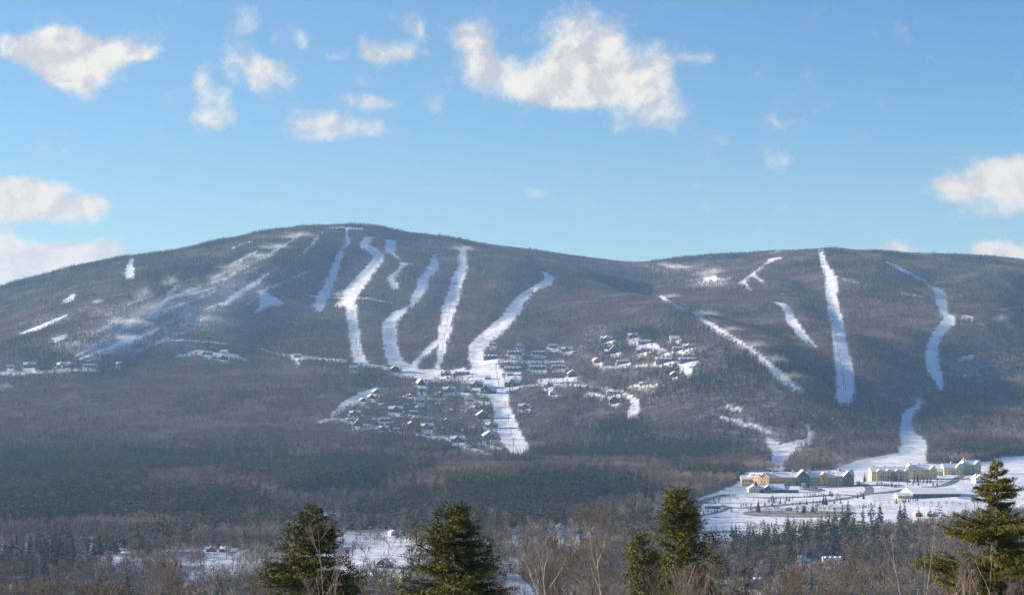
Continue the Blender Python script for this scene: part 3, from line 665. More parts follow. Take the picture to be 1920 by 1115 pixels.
def scatter(name, sel, protos, smin, smax, label, cat):
    P = np.stack([tx[sel], ty[sel], tz[sel]-.1], 1).astype(np.float32); n = len(P)
    me = bpy.data.meshes.new(name); me.vertices.add(n); me.vertices.foreach_set('co', P.ravel())
    for an, ty_, dat in (('sc', 'FLOAT', (rng.uniform(smin, smax, n)*(.85+.3*pn[sel])).astype(np.float32)), ('rot', 'FLOAT', rng.uniform(0, 6.283, n).astype(np.float32)), ('pick', 'INT', rng.integers(0, len(protos), n).astype(np.int32))):
        dat = dat*np.where((P[:, 1] > 3000), .78 if 'bare' in name else .95, 1.25 if 'bare' in name else 1.55).astype(np.float32) if an == 'sc' else dat; a = me.attributes.new(an, ty_, 'POINT'); a.data.foreach_set('value', dat)
    o = tag(obj(name, me), label, cat, kind='stuff')
    ng = bpy.data.node_groups.new(name+'_nodes', 'GeometryNodeTree')
    ng.interface.new_socket('Geometry', in_out='INPUT', socket_type='NodeSocketGeometry'); ng.interface.new_socket('Geometry', in_out='OUTPUT', socket_type='NodeSocketGeometry')
    N = ng.nodes; L = ng.links
    gi = N.new('NodeGroupInput'); go = N.new('NodeGroupOutput'); iop = N.new('GeometryNodeInstanceOnPoints'); gti = N.new('GeometryNodeGeometryToInstance')
    for p in protos:
        oi = N.new('GeometryNodeObjectInfo'); oi.inputs['Object'].default_value = p; oi.transform_space = 'ORIGINAL'; oi.inputs['As Instance'].default_value = False
        L.new(oi.outputs['Geometry'], gti.inputs[0])
    def attr(nm, dt):
        a = N.new('GeometryNodeInputNamedAttribute'); a.data_type = dt; a.inputs[0].default_value = nm; return a.outputs[0]
    cxyz = N.new('ShaderNodeCombineXYZ'); L.new(attr('rot', 'FLOAT'), cxyz.inputs[2])
    L.new(gi.outputs[0], iop.inputs['Points']); L.new(gti.outputs[0], iop.inputs['Instance']); iop.inputs['Pick Instance'].default_value = True
    L.new(attr('pick', 'INT'), iop.inputs['Instance Index'])
    e2r = N.new('FunctionNodeEulerToRotation'); L.new(cxyz.outputs[0], e2r.inputs[0]); L.new(e2r.outputs[0], iop.inputs['Rotation'])
    L.new(attr('sc', 'FLOAT'), iop.inputs['Scale']); L.new(iop.outputs[0], go.inputs[0])
    md = o.modifiers.new('trees', 'NODES'); md.node_group = ng
    return o
inview = keep & (tpx > 2) & (tpx < 1918) & (tpy-24 < 1112)
def nearest(selm, n):
    i = np.nonzero(selm & inview)[0]; i = i[np.argsort(ty[i])][:n]; m = np.zeros(len(tx), bool); m[i] = True; return m
single_c = nearest(isc & ~isf, 190); single_b = nearest(~isc, 150)
scatter('bare_woods', keep & ~isc & ~single_b, far_bare, .75, 1.15, 'leafless brown hardwood forest covering the mountain slopes and valley', 'forest')
scatter('conifer_woods', keep & isc & ~isf & ~single_c, far_con, .6, 1.45, 'dark evergreen forest mixed through the lower slopes and ridge tops', 'forest')
scatter('frosted_woods', keep & isf, far_frost, .8, 1.2, 'snow frosted evergreen forest high on the ridge', 'forest')
# the nearest ones singly
near_bare = [(mesh_np('crown', *(dome_crown(100+s, 420, 10, 2.9+.3*(s % 3), .085, 1.0) if s != 2 else bare_crown(100+s, 26, 9, wide=3.0, w=.09)), M['twig']), trunk_mesh('trunk', 10, .17, M['bark'], s, .85, 5)) for s in range(5)]
near_con = [(mesh_np('crown', *conifer_crown(140+s, 15, 12, H=11+s % 3, R0=2.3+.35*(s % 3), pine=s >= 3), M['needle']), trunk_mesh('trunk', 10, .2, M['bark'], s, .9, 5)) for s in range(5)]
def zone(px, py):
    h = ('at the far left' if px < 120 else 'above the small spruce tip' if px < 260 else 'above the big spreading bare tree' if px < 380 else 'just left of the hemlocks' if px < 480 else 'behind the left hemlock' if px < 700 else 'behind the broad hemlock' if px < 960 else
         'behind the bare birches' if px < 1220 else 'behind the tall cedar' if px < 1350 else 'right of the tall cedar' if px < 1420 else 'around the wood clearing' if px < 1600 else 'below the long barn' if px < 1760 else 'behind the spruce')
    d = 'nearest valley woods' if py > 1085 else 'second belt of valley woods' if py > 1055 else 'middle valley woods' if py > 1025 else 'farther valley woods'
    return h, d
tree_no = 0
def plant(kind, x, y, z, s, rz, label, group):
    global tree_no; tree_no += 1
    vs = near_con if kind == 'c' else near_bare; cm, tm = vs[tree_no % len(vs)]
    nm = 'conifer_tree' if kind == 'c' else 'bare_tree'
    root = empty(nm, (x, y, z-.1), rz, s); tag(root, label, 'tree', group)
    obj('crown', cm, root); obj('trunk', tm, root); return root
for sel, kd, adj, grp in ((single_c, 'c', 'green conifer', 'conifers in the valley woods'), (single_b, 'b', 'leafless tree', 'bare trees in the valley woods')):
    for i in np.nonzero(sel)[0]:
        h, d = zone(tpx[i], tpy[i])
        sc_ = float(rng.uniform(1.1, 1.75) if kd == 'c' else rng.uniform(.9, 1.45)); sz = 'small' if sc_ < (1.3 if kd == 'c' else 1.08) else 'tall' if sc_ > (1.55 if kd == 'c' else 1.28) else 'medium'
        plant(kd, float(tx[i]), float(ty[i]), float(tz[i]), sc_, float(rng.uniform(0, 6.28)), f'{sz} {adj} in the {d} {h}', grp)

# ------------------------------------------------------------ haze
hz = bpy.data.materials.new('haze_air'); hz.use_nodes = True; t = NT(hz.node_tree)
pv = t.n('ShaderNodeVolumePrincipled'); out = t.n('ShaderNodeOutputMaterial'); t.l(pv.outputs[0], out.inputs['Volume'])
pv.inputs['Color'].default_value = (.38, .63, 1.0, 1); pv.inputs['Density'].default_value = 4.4e-5; pv.inputs['Anisotropy'].default_value = .2
hb = MB(); hx_ = float(np.abs(XX).max())+5; hb.box(-hx_, hx_, -70, 12010, float(ZZ.min())-1.5, float(ZZ.max())+35)
tag(hb.build('haze', hz), 'thin blue winter haze filling the valley air', 'haze', kind='stuff')
# ------------------------------------------------------------ buildings
def window_mesh(w=1.1, h=1.4):
    a = MB(); a.box(-w/2-.14, w/2+.14, -.05, .06, -.14, h+.14); b_ = MB(); b_.box(-w/2, w/2, -.09, .03, 0, h)
    return joined('window', [(a.V, a.Fc, M['trim']), (b_.V, b_.Fc, M['glass'])])
WIN = window_mesh(); WINBIG = window_mesh(2.4, 1.9)
def win(parent, x, y, z, rz=0, big=False, s=1.0):
    o = obj('window', WINBIG if big else WIN, parent); o.location = (x, y, z); o.rotation_euler = (0, 0, rz); o.scale = (s, s, s); return o
def make_house(kind, wm):
    """unit houses about 16 m wide, front towards -y"""
    root = bpy.data.objects.new('house', None); C.objects.link(root)
    W = MB(); Rf = MB(); wins = []
    if kind == 'chalet':
        W.gable_wall(-6, 6, 0, 11, -3, 5.2, 9.4, 'y'); Rf.roof(-6, 6, 0, 11, 5.2, 9.4, .55, 1.1, 'y')
        W.gable_wall(6, 10.5, 3, 9, -3, 2.8, 4.8, 'x'); Rf.roof(6.6, 10.5, 3, 9, 2.8, 4.8, .5, .6, 'x')
        wins = [(-3.4,-.02,1,0),(0,-.02,1,1),(3.4,-.02,1,0),(-2,-.02,4,0),(2,-.02,4,0),(0,-.02,6.4,0)]
        ch = (-2.5, 5, 6, 11.2)
        dk = MB(); dk.box(-6.4, 6.4, -2.6, -.05, .1, .4); dk.box(-6.4, 6.4, -2.7, -2.55, .4, 1.35); [dk.box(x, x+.25, -2.65, -2.4, -3, .1) for x in (-6.2, 0, 6)]
    elif kind == 'long':
        W.gable_wall(-9, 9, 0, 9, -3, 5, 8, 'x'); Rf.roof(-9, 9, 0, 9, 5, 8, .55, .9, 'x')
        W.gable_wall(-3.2, 3.2, -2.5, 4, -3, 5.4, 8.8, 'y'); Rf.roof(-3.2, 3.2, -2.5, 4.4, 5.4, 8.8, .5, .7, 'y')
        wins = [(-7,-.02,1,0),(-4.8,-.02,1,0),(-7,-.02,3.4,0),(-4.8,-.02,3.4,0),(0,-2.52,1,1),(0,-2.52,4.4,0),(5,-.02,1,1),(5,-.02,3.4,0),(7.4,-.02,3.4,0)]
        ch = (6, 5, 5, 10.2)
        dk = MB(); dk.box(-9, -3.3, -1.8, -.05, .1, .35); [dk.box(x, x+.22, -1.8, -1.6, -3, 1.2) for x in (-8.9, -6, -3.6)]
    elif kind == 'aframe':
        W.gable_wall(-6.5, 6.5, 0, 12, -3, 2.4, 9.6, 'y'); Rf.roof(-6.5, 6.5, 0, 12, 2.4, 9.6, .5, 1.2, 'y')
        W.gable_wall(-11, -6.5, 3, 10, -3, 2.2, 4.6, 'x'); Rf.roof(-11, -7.9, 3, 10, 2.2, 4.6, .5, .5, 'x')
        wins = [(-2.6,-.02,.6,1),(2.6,-.02,.6,1),(0,-.02,3.6,1),(0,-.02,6.3,0)]
        ch = (2, 7, 5, 11)
        dk = MB(); dk.box(-6.4, 6.4, -2.4, -.05, -.3, 0); dk.box(-6.4, 6.4, -2.5, -2.35, 0, .9)
    elif kind == 'cottage':
        W.gable_wall(-6, 6, 0, 9, -3, 3.4, 6.8, 'x'); Rf.roof(-6, 6, 0, 9, 3.4, 6.8, .6, .8, 'x')
        wins = [(-3.8,-.02,.9,0),(-1.6,-.02,.9,0),(3.6,-.02,.9,1)]
        ch = (3.5, 5.5, 4, 8.4)
        dk = MB(); dk.box(.4, 1.6, -.12, .05, -.2, 2.1); dk.box(0, 2.2, -1.2, .0, 2.4, 2.6)
    else:  # row
        W.gable_wall(-16, 16, 0, 10, -3, 6.0, 8.8, 'x'); Rf.roof(-16, 16, 0, 10, 6.0, 8.8, .5, .6, 'x')
        for cx in (-12.2, -4.2, 4.2, 12.2):
            W.gable_wall(cx-2.4, cx+2.4, -1.6, 3.6, -3, 6.4, 8.7, 'y'); Rf.roof(cx-2.4, cx+2.4, -1.6, 4.2, 6.4, 8.7, .4, .5, 'y')
            wins += [(cx, -1.62, .8, 1), (cx, -1.62, 4.0, 1), (cx+4.1, -.02, .8, 0), (cx+4.1, -.02, 4., 0)]
        ch = (0, 6, 6, 10.2)
        dk = MB(); [dk.box(cx-1.2, cx+1.2, -2.6, -1.65, 3.2, 3.45) for cx in (-12.2, -4.2, 4.2, 12.2)]
    W.build('wall', wm, root); rf = Rf.build('roof', M['roofsnow'], root)
    c = MB(); c.box(ch[0]-.7, ch[0]+.7, ch[1]-.6, ch[1]+.6, ch[2], ch[3]); c.box(ch[0]-.85, ch[0]+.85, ch[1]-.75, ch[1]+.75, ch[3], ch[3]+.25); c.build('chimney', M['brick'], rf)
    dk.build('porch' if kind == 'cottage' else 'deck', M['timber'], root)
    for (x, y, z, bg_) in wins: win(root, x, y-.0, z, 0, bool(bg_))
    return root
WID = dict(chalet=14, long=18, aframe=15, cottage=12.5, row=32)
protos_h = {}
for (hx, hy, hw, kind, yaw, wm, lab) in HOUSES:
    x, y, z = ground_at(hx, hy)
    key = (kind, wm)
    if key not in protos_h: protos_h[key] = o = make_house(kind, M[wm])
    else: o = copy_tree(protos_h[key])
    s = hw*y/F/WID[kind]*.84; s = max(.45, min(1.6, s)); hs_ = s if kind != 'row' else max(s, .8)
    o.location = (x, y, z+.2); o.rotation_euler = (0, 0, yaw); o.scale = (s, s, hs_*1.0)
    grp = 'houses of the slopeside village' if hy < 900 else 'houses on the valley floor'
    if wm == 'red': o.name = 'barn' if 'barn' in lab else 'house'
    if len(lab.split()) > 16: print('LONG', lab)
    tag(o, lab, 'barn' if 'barn' in lab else 'condominium' if 'condominium' in lab else 'house', grp)

for i, (px, py) in enumerate([(632,790),(655,790),(690,768),(712,760),(728,798),(752,786),(762,762),(772,797),(786,768),(812,790),(818,760),(826,806),(838,752),(838,790),(846,770),(858,742),(862,790),(864,808),(884,806),(820,740),(770,744),(893,768),(880,838),(835,838),(742,808)]):
    hx, hy = px+random.uniform(-2, 2), py+random.uniform(-1.5, 1.5); x, y, z = ground_at(hx, hy); key = random.choice([('cottage', 'timber'), ('long', 'timber'), ('chalet', 'timber'), ('cottage', 'greywall')])
    if key not in protos_h: protos_h[key] = o = make_house(key[0], M[key[1]])
    else: o = copy_tree(protos_h[key])
    s = random.uniform(.62, .85); o.location = (x, y, z-.4); o.rotation_euler = (0, 0, random.uniform(-.6, .6)); o.scale = (s, s, s)
    tag(o, 'small dark house in bare trees, '+('upper' if py < 765 else 'middle' if py < 792 else 'lowest')+' tier of the village, '+('left side' if px < 740 else 'centre' if px < 830 else 'near the trail'), 'house', 'houses of the slopeside village')
def block(parent, x, y, W_, Dp, ze, zr, wm, axis='x', yaw=0, rows=3, cols=6, z0=-3, side=0, big=(), name='wing', skip=()):
    """a wing: its wall mesh is the part; roof, windows and chimneys are its sub-parts"""
    m = MB(); m.gable_wall(0, W_, 0, Dp, z0, ze, zr, axis); o = m.build(name, wm, parent); o.location = (x, y, 0); o.rotation_euler = (0, 0, yaw)
    r_ = MB(); r_.roof(0, W_, 0, Dp, ze, zr, .45, .7, axis); r_.build('roof', M['roofsnow'], o)
    rh = ze/rows
    for r in range(rows):
        for c in range(cols):
            if (r, c) in skip: continue
            win(o, W_*(c+.5)/cols, -.03, rh*r+rh*.28, 0, (r, c) in big)
    for r in range(rows):
        for c in range(side): win(o, -.03, Dp*(c+.5)/side, rh*r+rh*.28, -math.pi/2)
    return o
def chimney(parent, x, y, z0, z1, m='tan', w=1.3):
    c = MB(); c.box(x-w, x+w, y-w*.8, y+w*.8, z0, z1); c.box(x-w-.2, x+w+.2, y-w*.8-.2, y+w*.8+.2, z1, z1+.4); c.build('chimney', M[m], parent)
# the yellow hotel
hx0, hy0, hz0 = ground_at(1393, 911); k = hy0/F
ho = empty('hotel', (hx0, hy0, hz0)); tag(ho, 'longest yellow tan hotel with snowy roofs and a dark central gable', 'hotel')
T = M['tan']
b1 = block(ho, -1, 6, 12, 12, 8, 11.5, M['cream'], 'x', 0, 2, 3, side=2); chimney(b1, 3, 8, 8, 12.5)
b2 = block(ho, 7, 8, 22, 14, 11, 14.5, T, 'x', R(-33), 3, 6, side=3)
for xx in (3, 10, 17):
    dm = MB(); dm.gable_wall(xx, xx+3.4, -.4, 3, 10.2, 12.2, 13.6, 'y'); dm.build('dormer', T, b2); rr = MB(); rr.roof(xx, xx+3.4, -.4, 3.4, 12.2, 13.6, .35, .4, 'y'); rr.build('dormer_roof', M['roofsnow'], b2)
b3 = block(ho, 19, -2.5, 11, 12, 11, 15.2, T, 'y', R(-20), 3, 3)
b4 = block(ho, 29, 0, 34, 15, 10.6, 15, T, 'x', 0, 3, 9); chimney(b4, 7, 7, 12, 17.6); chimney(b4, 30, 8, 12, 17.8)
b5 = block(ho, 62, -4, 14.5, 18, 11.6, 18.4, M['slate'], 'y', 0, 4, 3, big={(2, 1), (3, 1)}, skip={(0, 1), (1, 1)}); 
e = MB(); e.box(4.6, 9.8, -.3, .2, .2, 4.2); e.build('entrance', M['trim'], b5)
b6 = block(ho, 76.2, 0, 34, 15, 10.6, 15, T, 'x', 0, 3, 8)
b7 = block(ho, 88, -3, 10.5, 14, 10.8, 15.8, T, 'y', 0, 3, 1, big={(0, 0), (1, 0), (2, 0)}); chimney(b6, 1.8, 8, 12, 18.2); chimney(b6, 24, 8, 12, 17)
b8 = block(ho, 109, -2, 19, 18, 11.8, 17.2, T, 'x', 0, 3, 5); b9 = block(ho, 116, -4.5, 10, 16, 12, 17.4, M['slate'], 'y', 0, 3, 2, big={(1, 0), (1, 1)}); chimney(b8, 4, 9, 13, 20, w=1.7); chimney(b8, 17, 9, 13, 19)
for (x0, x1, nm) in ((-2, 15, 'veranda'), (33, 60, 'veranda'), (77, 87, 'veranda'), (99, 110, 'veranda')):
    v = MB(); v.box(x0, x1, -5.2 if x0 > 0 else -2, -.2 if x0 > 0 else 5, 3.0, 3.4); [v.box(q_, q_+.3, -5.1 if x0 > 0 else -1.9, -4.8 if x0 > 0 else -1.6, -1, 3.0) for q_ in np.linspace(x0+.2, x1-.5, 6)]
    v.build(nm, M['roofsnow'], ho)
def annex(px, py, W_, Dp, ze, zr, wm, lab, cols, nm='apartment_block', yaw=0.0, extra=None, side=2, rows=3):
    x, y, z = ground_at(px, py); o = empty(nm, (x, y, z), yaw); tag(o, lab, 'apartment block', 'cream apartment blocks right of the hotel')
    b_ = block(o, 0, 0, W_, Dp, ze, zr, wm, 'x', 0, rows, cols, side=side); return o, b_
CR = M['cream']
a1, w1 = annex(1634, 901, 45, 14, 11.4, 15.8, CR, 'long cream block with sunlit end gable and four roof chimneys, nearest the hotel', 11, yaw=.06)
for q_ in (5, 18, 30, 42): chimney(w1, q_, 8, 13, 17, 'brick', .7)
for q_ in (3, 14, 25, 36):
    g2 = block(a1, q_+3, -2, 5.5, 8, 11, 13.6, CR, 'y', 0, 3, 1, name='bay')
a2, w2 = annex(1705, 898, 32, 15, 12.5, 17, CR, 'tall cream apartment block with two gables, second right of the hotel', 7, yaw=.05)
block(a2, -4, -3, 9, 14, 13, 17.8, CR, 'y', 0, 3, 2, name='bay'); block(a2, 24, -3, 9, 12, 11.5, 15.8, CR, 'y', 0, 3, 2, name='bay'); chimney(w2, 3, 9, 14, 19); chimney(w2, 14, 8, 14, 18.6, 'brick', .8)
a3, w3 = annex(1770, 890, 26, 13, 9.5, 14, CR, 'low cream apartment block with sunlit left end, third right of the hotel', 6, yaw=.1)
block(a3, 15, -2.5, 8, 10, 9.5, 13.6, CR, 'y', 0, 3, 2, name='bay'); chimney(w3, 12, 7, 12, 16.5)
a4, w4 = annex(1808, 889, 22, 15, 12.5, 18, CR, 'highest cream block with steep bright roof, last of the row', 5, yaw=.12)
block(a4, -5, -1, 9, 12, 12, 16, CR, 'y', 0, 3, 2, name='bay'); chimney(w4, 3, 9, 15, 20.5); block(a4, 12, -3, 9, 10, 12, 16.5, CR, 'y', 0, 3, 2, name='bay')
# low cream link building behind
x, y, z = ground_at(1757, 892); o = empty('service_wing', (x, y+6, z)); tag(o, 'low cream service wing with snowy roof between the second and third cream blocks', 'building'); block(o, 0, 0, 9, 9, 5.5, 8.5, CR, 'x', 0, 2, 3)
# clubhouse below the hotel
x, y, z = ground_at(1404, 923); o = empty('clubhouse', (x, y, z)); tag(o, 'low clubhouse with cream end gable, dark green front and spreading snowy roofs below the hotel', 'clubhouse')
c1 = block(o, 0, 0, 12, 16, 4.2, 8.2, CR, 'y', 0, 1, 3, side=3); c2 = block(o, 12.1, 3, 28, 13, 3.6, 8.6, M['green'], 'x', 0, 1, 7); c3 = block(o, 16, -1.5, 11, 12, 3.8, 8.2, M['green'], 'y', 0, 1, 3); chimney(c2, -3, 7, 4, 11, 'greywall', 1.2)
c4 = block(o, 40.2, 4, 16, 10, 3.2, 6.4, M['greywall'], 'x', R(-8), 1, 4)
# long barn (riding arena / maintenance hall)
x, y, z = ground_at(1712, 934); o = empty('long_barn', (x, y, z), .10); tag(o, 'very long barn with flat snowy roof, shaded dark front, sunlit cream end wall, on snowfield', 'barn')
bb = MB(); bb.gable_wall(0, 52, 0, 44, -2, 5.0, 10.2, 'x'); wl = bb.build('wall', M['green'], o)  # shade on the long front put into the wall colour as dark green
rr = MB(); rr.roof(0, 52, 0, 44, 5.0, 10.2, .4, .9, 'x'); rr.build('roof', M['roofsnow'], o)
gb = MB(); gb.add([(-.05,0,-2),(-.05,44,-2),(-.05,44,5),(-.05,22,10.1),(-.05,0,5)], [(0,4,3,2,1)]); gb.build('end_wall', CR, o)  # sunlight on the left end put into the colour: cream sheet over the wall
lw = MB(); lw.gable_wall(-17, -.2, -1, 12, -2, 3.2, 5.6, 'x'); ln_ = lw.build('lean_to', CR, o); r2 = MB(); r2.roof(-17, -1.2, -1, 12, 3.2, 5.6, .4, .7, 'x'); r2.build('roof', M['roofsnow'], ln_)
for q_ in (-14, -11, -8, -5): win(ln_, q_, -1.03, .8)
dd = MB(); [dd.box(q_, q_+4.5, -.12, .1, 0, 3.8) for q_ in (6, 22, 38)]; dd.build('door', M['greywall'], o)
# dark shed by the loop road and a lift hut
x, y, z = ground_at(1322, 953); o = empty('shed', (x, y, z)); tag(o, 'long low dark shed beside the loop road at the edge of the golf course', 'shed')
s1 = block(o, 0, 0, 16, 7, 2.8, 4.4, M['timber'], 'x', 0, 1, 4)
# summit station and mast
x, y, z = ground_at(641, 429); o = empty('lift_station', (x, y, z)); tag(o, 'small snowy lift station on the very top of the left summit', 'lift station', 'summit lift stations'); sb = block(o, -7, 0, 14, 9, 4, 7, M['timber'], 'x', 0, 1, 3, name='hut')
o2 = copy_tree(o); x, y, z = ground_at(1541, 472); o2.location = (x, y, z); o2['label'] = 'small snowy lift station at the top of the right hand summit'
x, y, z = ground_at(598, 431); mt = MB(); mt.tube([(0, 0, -2), (0, 0, 12), (0, 0, 24)], [.7, .5, .25], 6); [mt.box(-1.6, 1.6, -.15, .15, zz_, zz_+.3) for zz_ in (14, 18, 21)]
o = mt.build('radio_mast', M['steel']); o.location = (x, y, z); tag(o, 'thin radio mast on the skyline left of the summit', 'mast')
x, y, z = ground_at(1440, 476)
# ------------------------------------------------------------ lift towers
def make_tower():
    root = bpy.data.objects.new('lift_tower', None); C.objects.link(root)
    p = MB(); p.tube([(0, 0, -1), (0, 0, 5), (0, 0, 11.5)], [.75, .6, .45], 8); p.build('pole', M['steel'], root)
    a = MB(); a.box(-3.4, 3.4, -.3, .3, 11.2, 11.9); a.build('crossarm', M['steel'], root)
    for sx in (-1, 1):
        s_ = MB(); s_.box(sx*3-.22, sx*3+.22, -2.4, 2.4, 10.7, 11.2)
        for q_ in (-2, -1.2, -.4, .4, 1.2, 2): s_.box(sx*3-.12, sx*3+.12, q_-.3, q_+.3, 11.2, 11.7)
        s_.build('sheave_train', M['steel'], root)
    return root
tw0 = None
LIFTS = [('up the far right lift trail', [(1543,497),(1546,512),(1548,527),(1550,542),(1553,558),(1555,573),(1558,588),(1561,604),(1564,620),(1567,636),(1570,652),(1573,668),(1576,684),(1579,700),(1582,716),(1585,732),(1541,484)]),
 ('up the widest middle trail', [(862,492),(859,508),(856,524),(852,540),(849,556),(845,572),(842,588),(839,604),(836,620),(833,636),(830,652),(827,668),(825,684)]),
 ('up the leftmost summit trail', [(645,448),(640,468),(633,490),(626,510),(618,530),(610,550),(603,566)]),
 ('down the lower village trail', [(930,694),(932,709),(935,722),(941,743),(947,765),(953,790),(958,814),(963,836)]),
 ('on the trail below the summit bend', [(660,590),(664,618),(668,645),(672,668)])]
for name, pts in LIFTS:
    n = len(pts)
    for i, (px, py) in enumerate(pts):
        x, y, z = ground_at(px, py)
        o = make_tower() if tw0 is None else copy_tree(tw0)
        if tw0 is None: tw0 = o
        o.location = (x, y, z); o.rotation_euler = (0, 0, random.uniform(-.1, .2))
        srt = sorted(pts, key=lambda q_: q_[1]); k_ = srt.index((px, py))
        od = ['topmost', 'second', 'third', 'fourth', 'fifth', 'sixth', 'seventh', 'eighth', 'ninth', 'tenth', 'eleventh', 'twelfth', 'thirteenth', 'fourteenth', 'fifteenth', 'sixteenth', 'seventeenth'][k_]
        tag(o, f'dark steel lift tower, {od} from the top' .replace('topmost from the top', 'topmost')+' '+name, 'lift tower', 'chairlift towers '+name)
# ------------------------------------------------------------ roads, pond bank
def road(name, pts, width, m, label, dz=.25, step=8, kind='structure'):
    P = [Vector(ground_at(*p)) for p in pts]; out_ = []
    for a, b_ in zip(P[:-1], P[1:]):
        n = max(1, int((b_-a).length/step)); out_ += [a.lerp(b_, i/n) for i in range(n)]
    out_.append(P[-1])
    for _ in range(6): out_ = [out_[0]]+[(out_[i-1]+out_[i]*2+out_[i+1])/4 for i in range(1, len(out_)-1)]+[out_[-1]]
    V = []; 
    for i, p in enumerate(out_):
        d = (out_[min(i+1, len(out_)-1)]-out_[max(i-1, 0)]); d.z = 0; d.normalize(); s_ = Vector((d.y, -d.x, 0))*width/2
        for kx in (-1, -.33, .33, 1):
            q_ = p+s_*kx; V.append((q_.x, q_.y, float(terrain(q_.x, q_.y))+dz))
    Fc = [(i*4+j, i*4+j+1, i*4+4+j+1, i*4+4+j) for i in range(len(out_)-1) for j in range(3)]
    return tag(obj(name, mesh_np(name, V, Fc, m)), label, 'road', kind=kind)
A_ = M['road']
road('road', [(1306,950),(1312,942),(1322,937),(1345,930),(1362,927)], 9, A_, 'asphalt loop road leaving the wood at the left end of the golf course')
road('road', [(1314,941),(1326,940),(1345,946),(1365,951),(1377,953),(1403,952),(1431,949),(1474,946),(1528,941),(1560,938),(1581,935),(1600,932),(1614,929),(1627,925),(1631,918),(1626,911),(1618,906),(1604,903)], 9, A_, 'long curving asphalt road across the snow below the hotel', .3)
road('road', [(1400,932),(1440,933),(1480,933),(1517,932),(1549,928),(1575,925),(1600,930),(1612,930)], 8, A_, 'inner drive sweeping below the clubhouse', .35)
road('road', [(1365,952),(1340,962),(1300,968)], 5, A_, 'narrow dark cart path leaving the loop road', .3)
road('road', [(1626,926),(1660,923),(1694,918),(1735,914),(1769,911),(1785,904),(1795,896),(1812,889),(1830,886)], 9, A_, 'asphalt road rising past the cream apartment blocks', .4)
road('road', [(1505,912),(1530,917),(1545,922),(1530,919),(1505,916)], 14, A_, 'cleared grey car park in front of the hotel', .45)
road('road', [(1500,912),(1540,914),(1590,912),(1620,908)], 8, A_, 'grey drive along the hotel front', .5)
road('road', [(1795,933),(1840,936),(1900,938)], 6, A_, 'cleared track running right from the long barn', .3)
road('road', [(0,1101),(150,1101),(300,1099),(480,1095)], 7, mat('salted_road', (.30,.29,.28), .8, .3, .05), 'straight pale road along the valley bottom at the left', .3)
reed = mat('brown_reeds', (.10,.08,.065), .95, .5, .12, (.42,.40,.38), bump=.4)
def bank(name, rows_, m, label, dz=.5):
    V = []; Fc = []; n = 24
    for (py, xa, xb) in rows_:
        for i in range(n+1):
            x, y, z = ground_at(xa+(xb-xa)*i/n, py+random.uniform(-.25, .25)); V.append((x, y, z+dz))
    for r in range(len(rows_)-1):
        for i in range(n): b0 = r*(n+1)+i; Fc.append((b0, b0+n+1, b0+n+2, b0+1))
    return tag(obj(name, mesh_np(name, V, Fc, m)), label, 'brush', kind='stuff')
bank('reed_bank', [(957.5,1425,1500), (959,1398,1600), (962,1391,1600), (965,1396,1590), (967.5,1420,1560), (969,1480,1600)], reed, 'brown reedy bank at the back of the frozen pond')
bank('reed_bank', [(995,1330,1372), (997,1305,1375), (999.5,1310,1360)], reed, 'thin brown bank at the near shore of the frozen pond')
def make_car(m):
    root = bpy.data.objects.new('parked_car', None); C.objects.link(root)
    b_ = MB(); b_.add([(-2.2,-.9,.35),(2.2,-.9,.35),(2.2,.9,.35),(-2.2,.9,.35),(-2.2,-.9,.85),(2.25,-.85,.8),(2.25,.85,.8),(-2.2,.9,.85),(-2.1,-.8,1.0),(2.0,-.8,.95),(2.0,.8,.95),(-2.1,.8,1.0)], [(0,3,2,1),(0,1,5,4),(1,2,6,5),(2,3,7,6),(3,0,4,7),(4,5,9,8),(5,6,10,9),(6,7,11,10),(7,4,8,11),(8,9,10,11)]); b_.build('body', m, root)
    c_ = MB(); c_.add([(-1.7,-.78,1.0),(1.0,-.78,1.0),(1.0,.78,1.0),(-1.7,.78,1.0),(-1.2,-.62,1.5),(.4,-.62,1.5),(.4,.62,1.5),(-1.2,.62,1.5)], [(0,1,5,4),(1,2,6,5),(2,3,7,6),(3,0,4,7),(4,5,6,7)]); c_.build('cabin', M['glass'], root)
    for wx in (-1.4, 1.4):
        for wy in (-.86, .86):
            w_ = MB(); w_.tube([(wx, wy-.1, .33), (wx, wy+.1, .33)], [.33, .33], 10); w_.build('wheel', M['asphalt'], root)
    return root
for i, (px, py, col, lab) in enumerate([(1507,913.5,(.6,.6,.6),'silver car parked before the hotel, nearest its dark gable'),(1515,914.5,(.03,.03,.035),'black car second in the parked row before the hotel'),(1523,915.5,(.55,.55,.56),'pale car in the middle of the parked row before the hotel'),
    (1531,917,(.04,.05,.09),'dark blue car fourth in the parked row before the hotel'),(1539,918.5,(.2,.03,.03),'dark red car at the right end of the parked row before the hotel')]):
    o = make_car(mat('car_paint', col, .35, spec=.6)); x, y, z = ground_at(px, py); o.location = (x, y, z+.5); o.rotation_euler = (0, 0, R(12)); tag(o, lab, 'car', 'cars parked before the hotel')
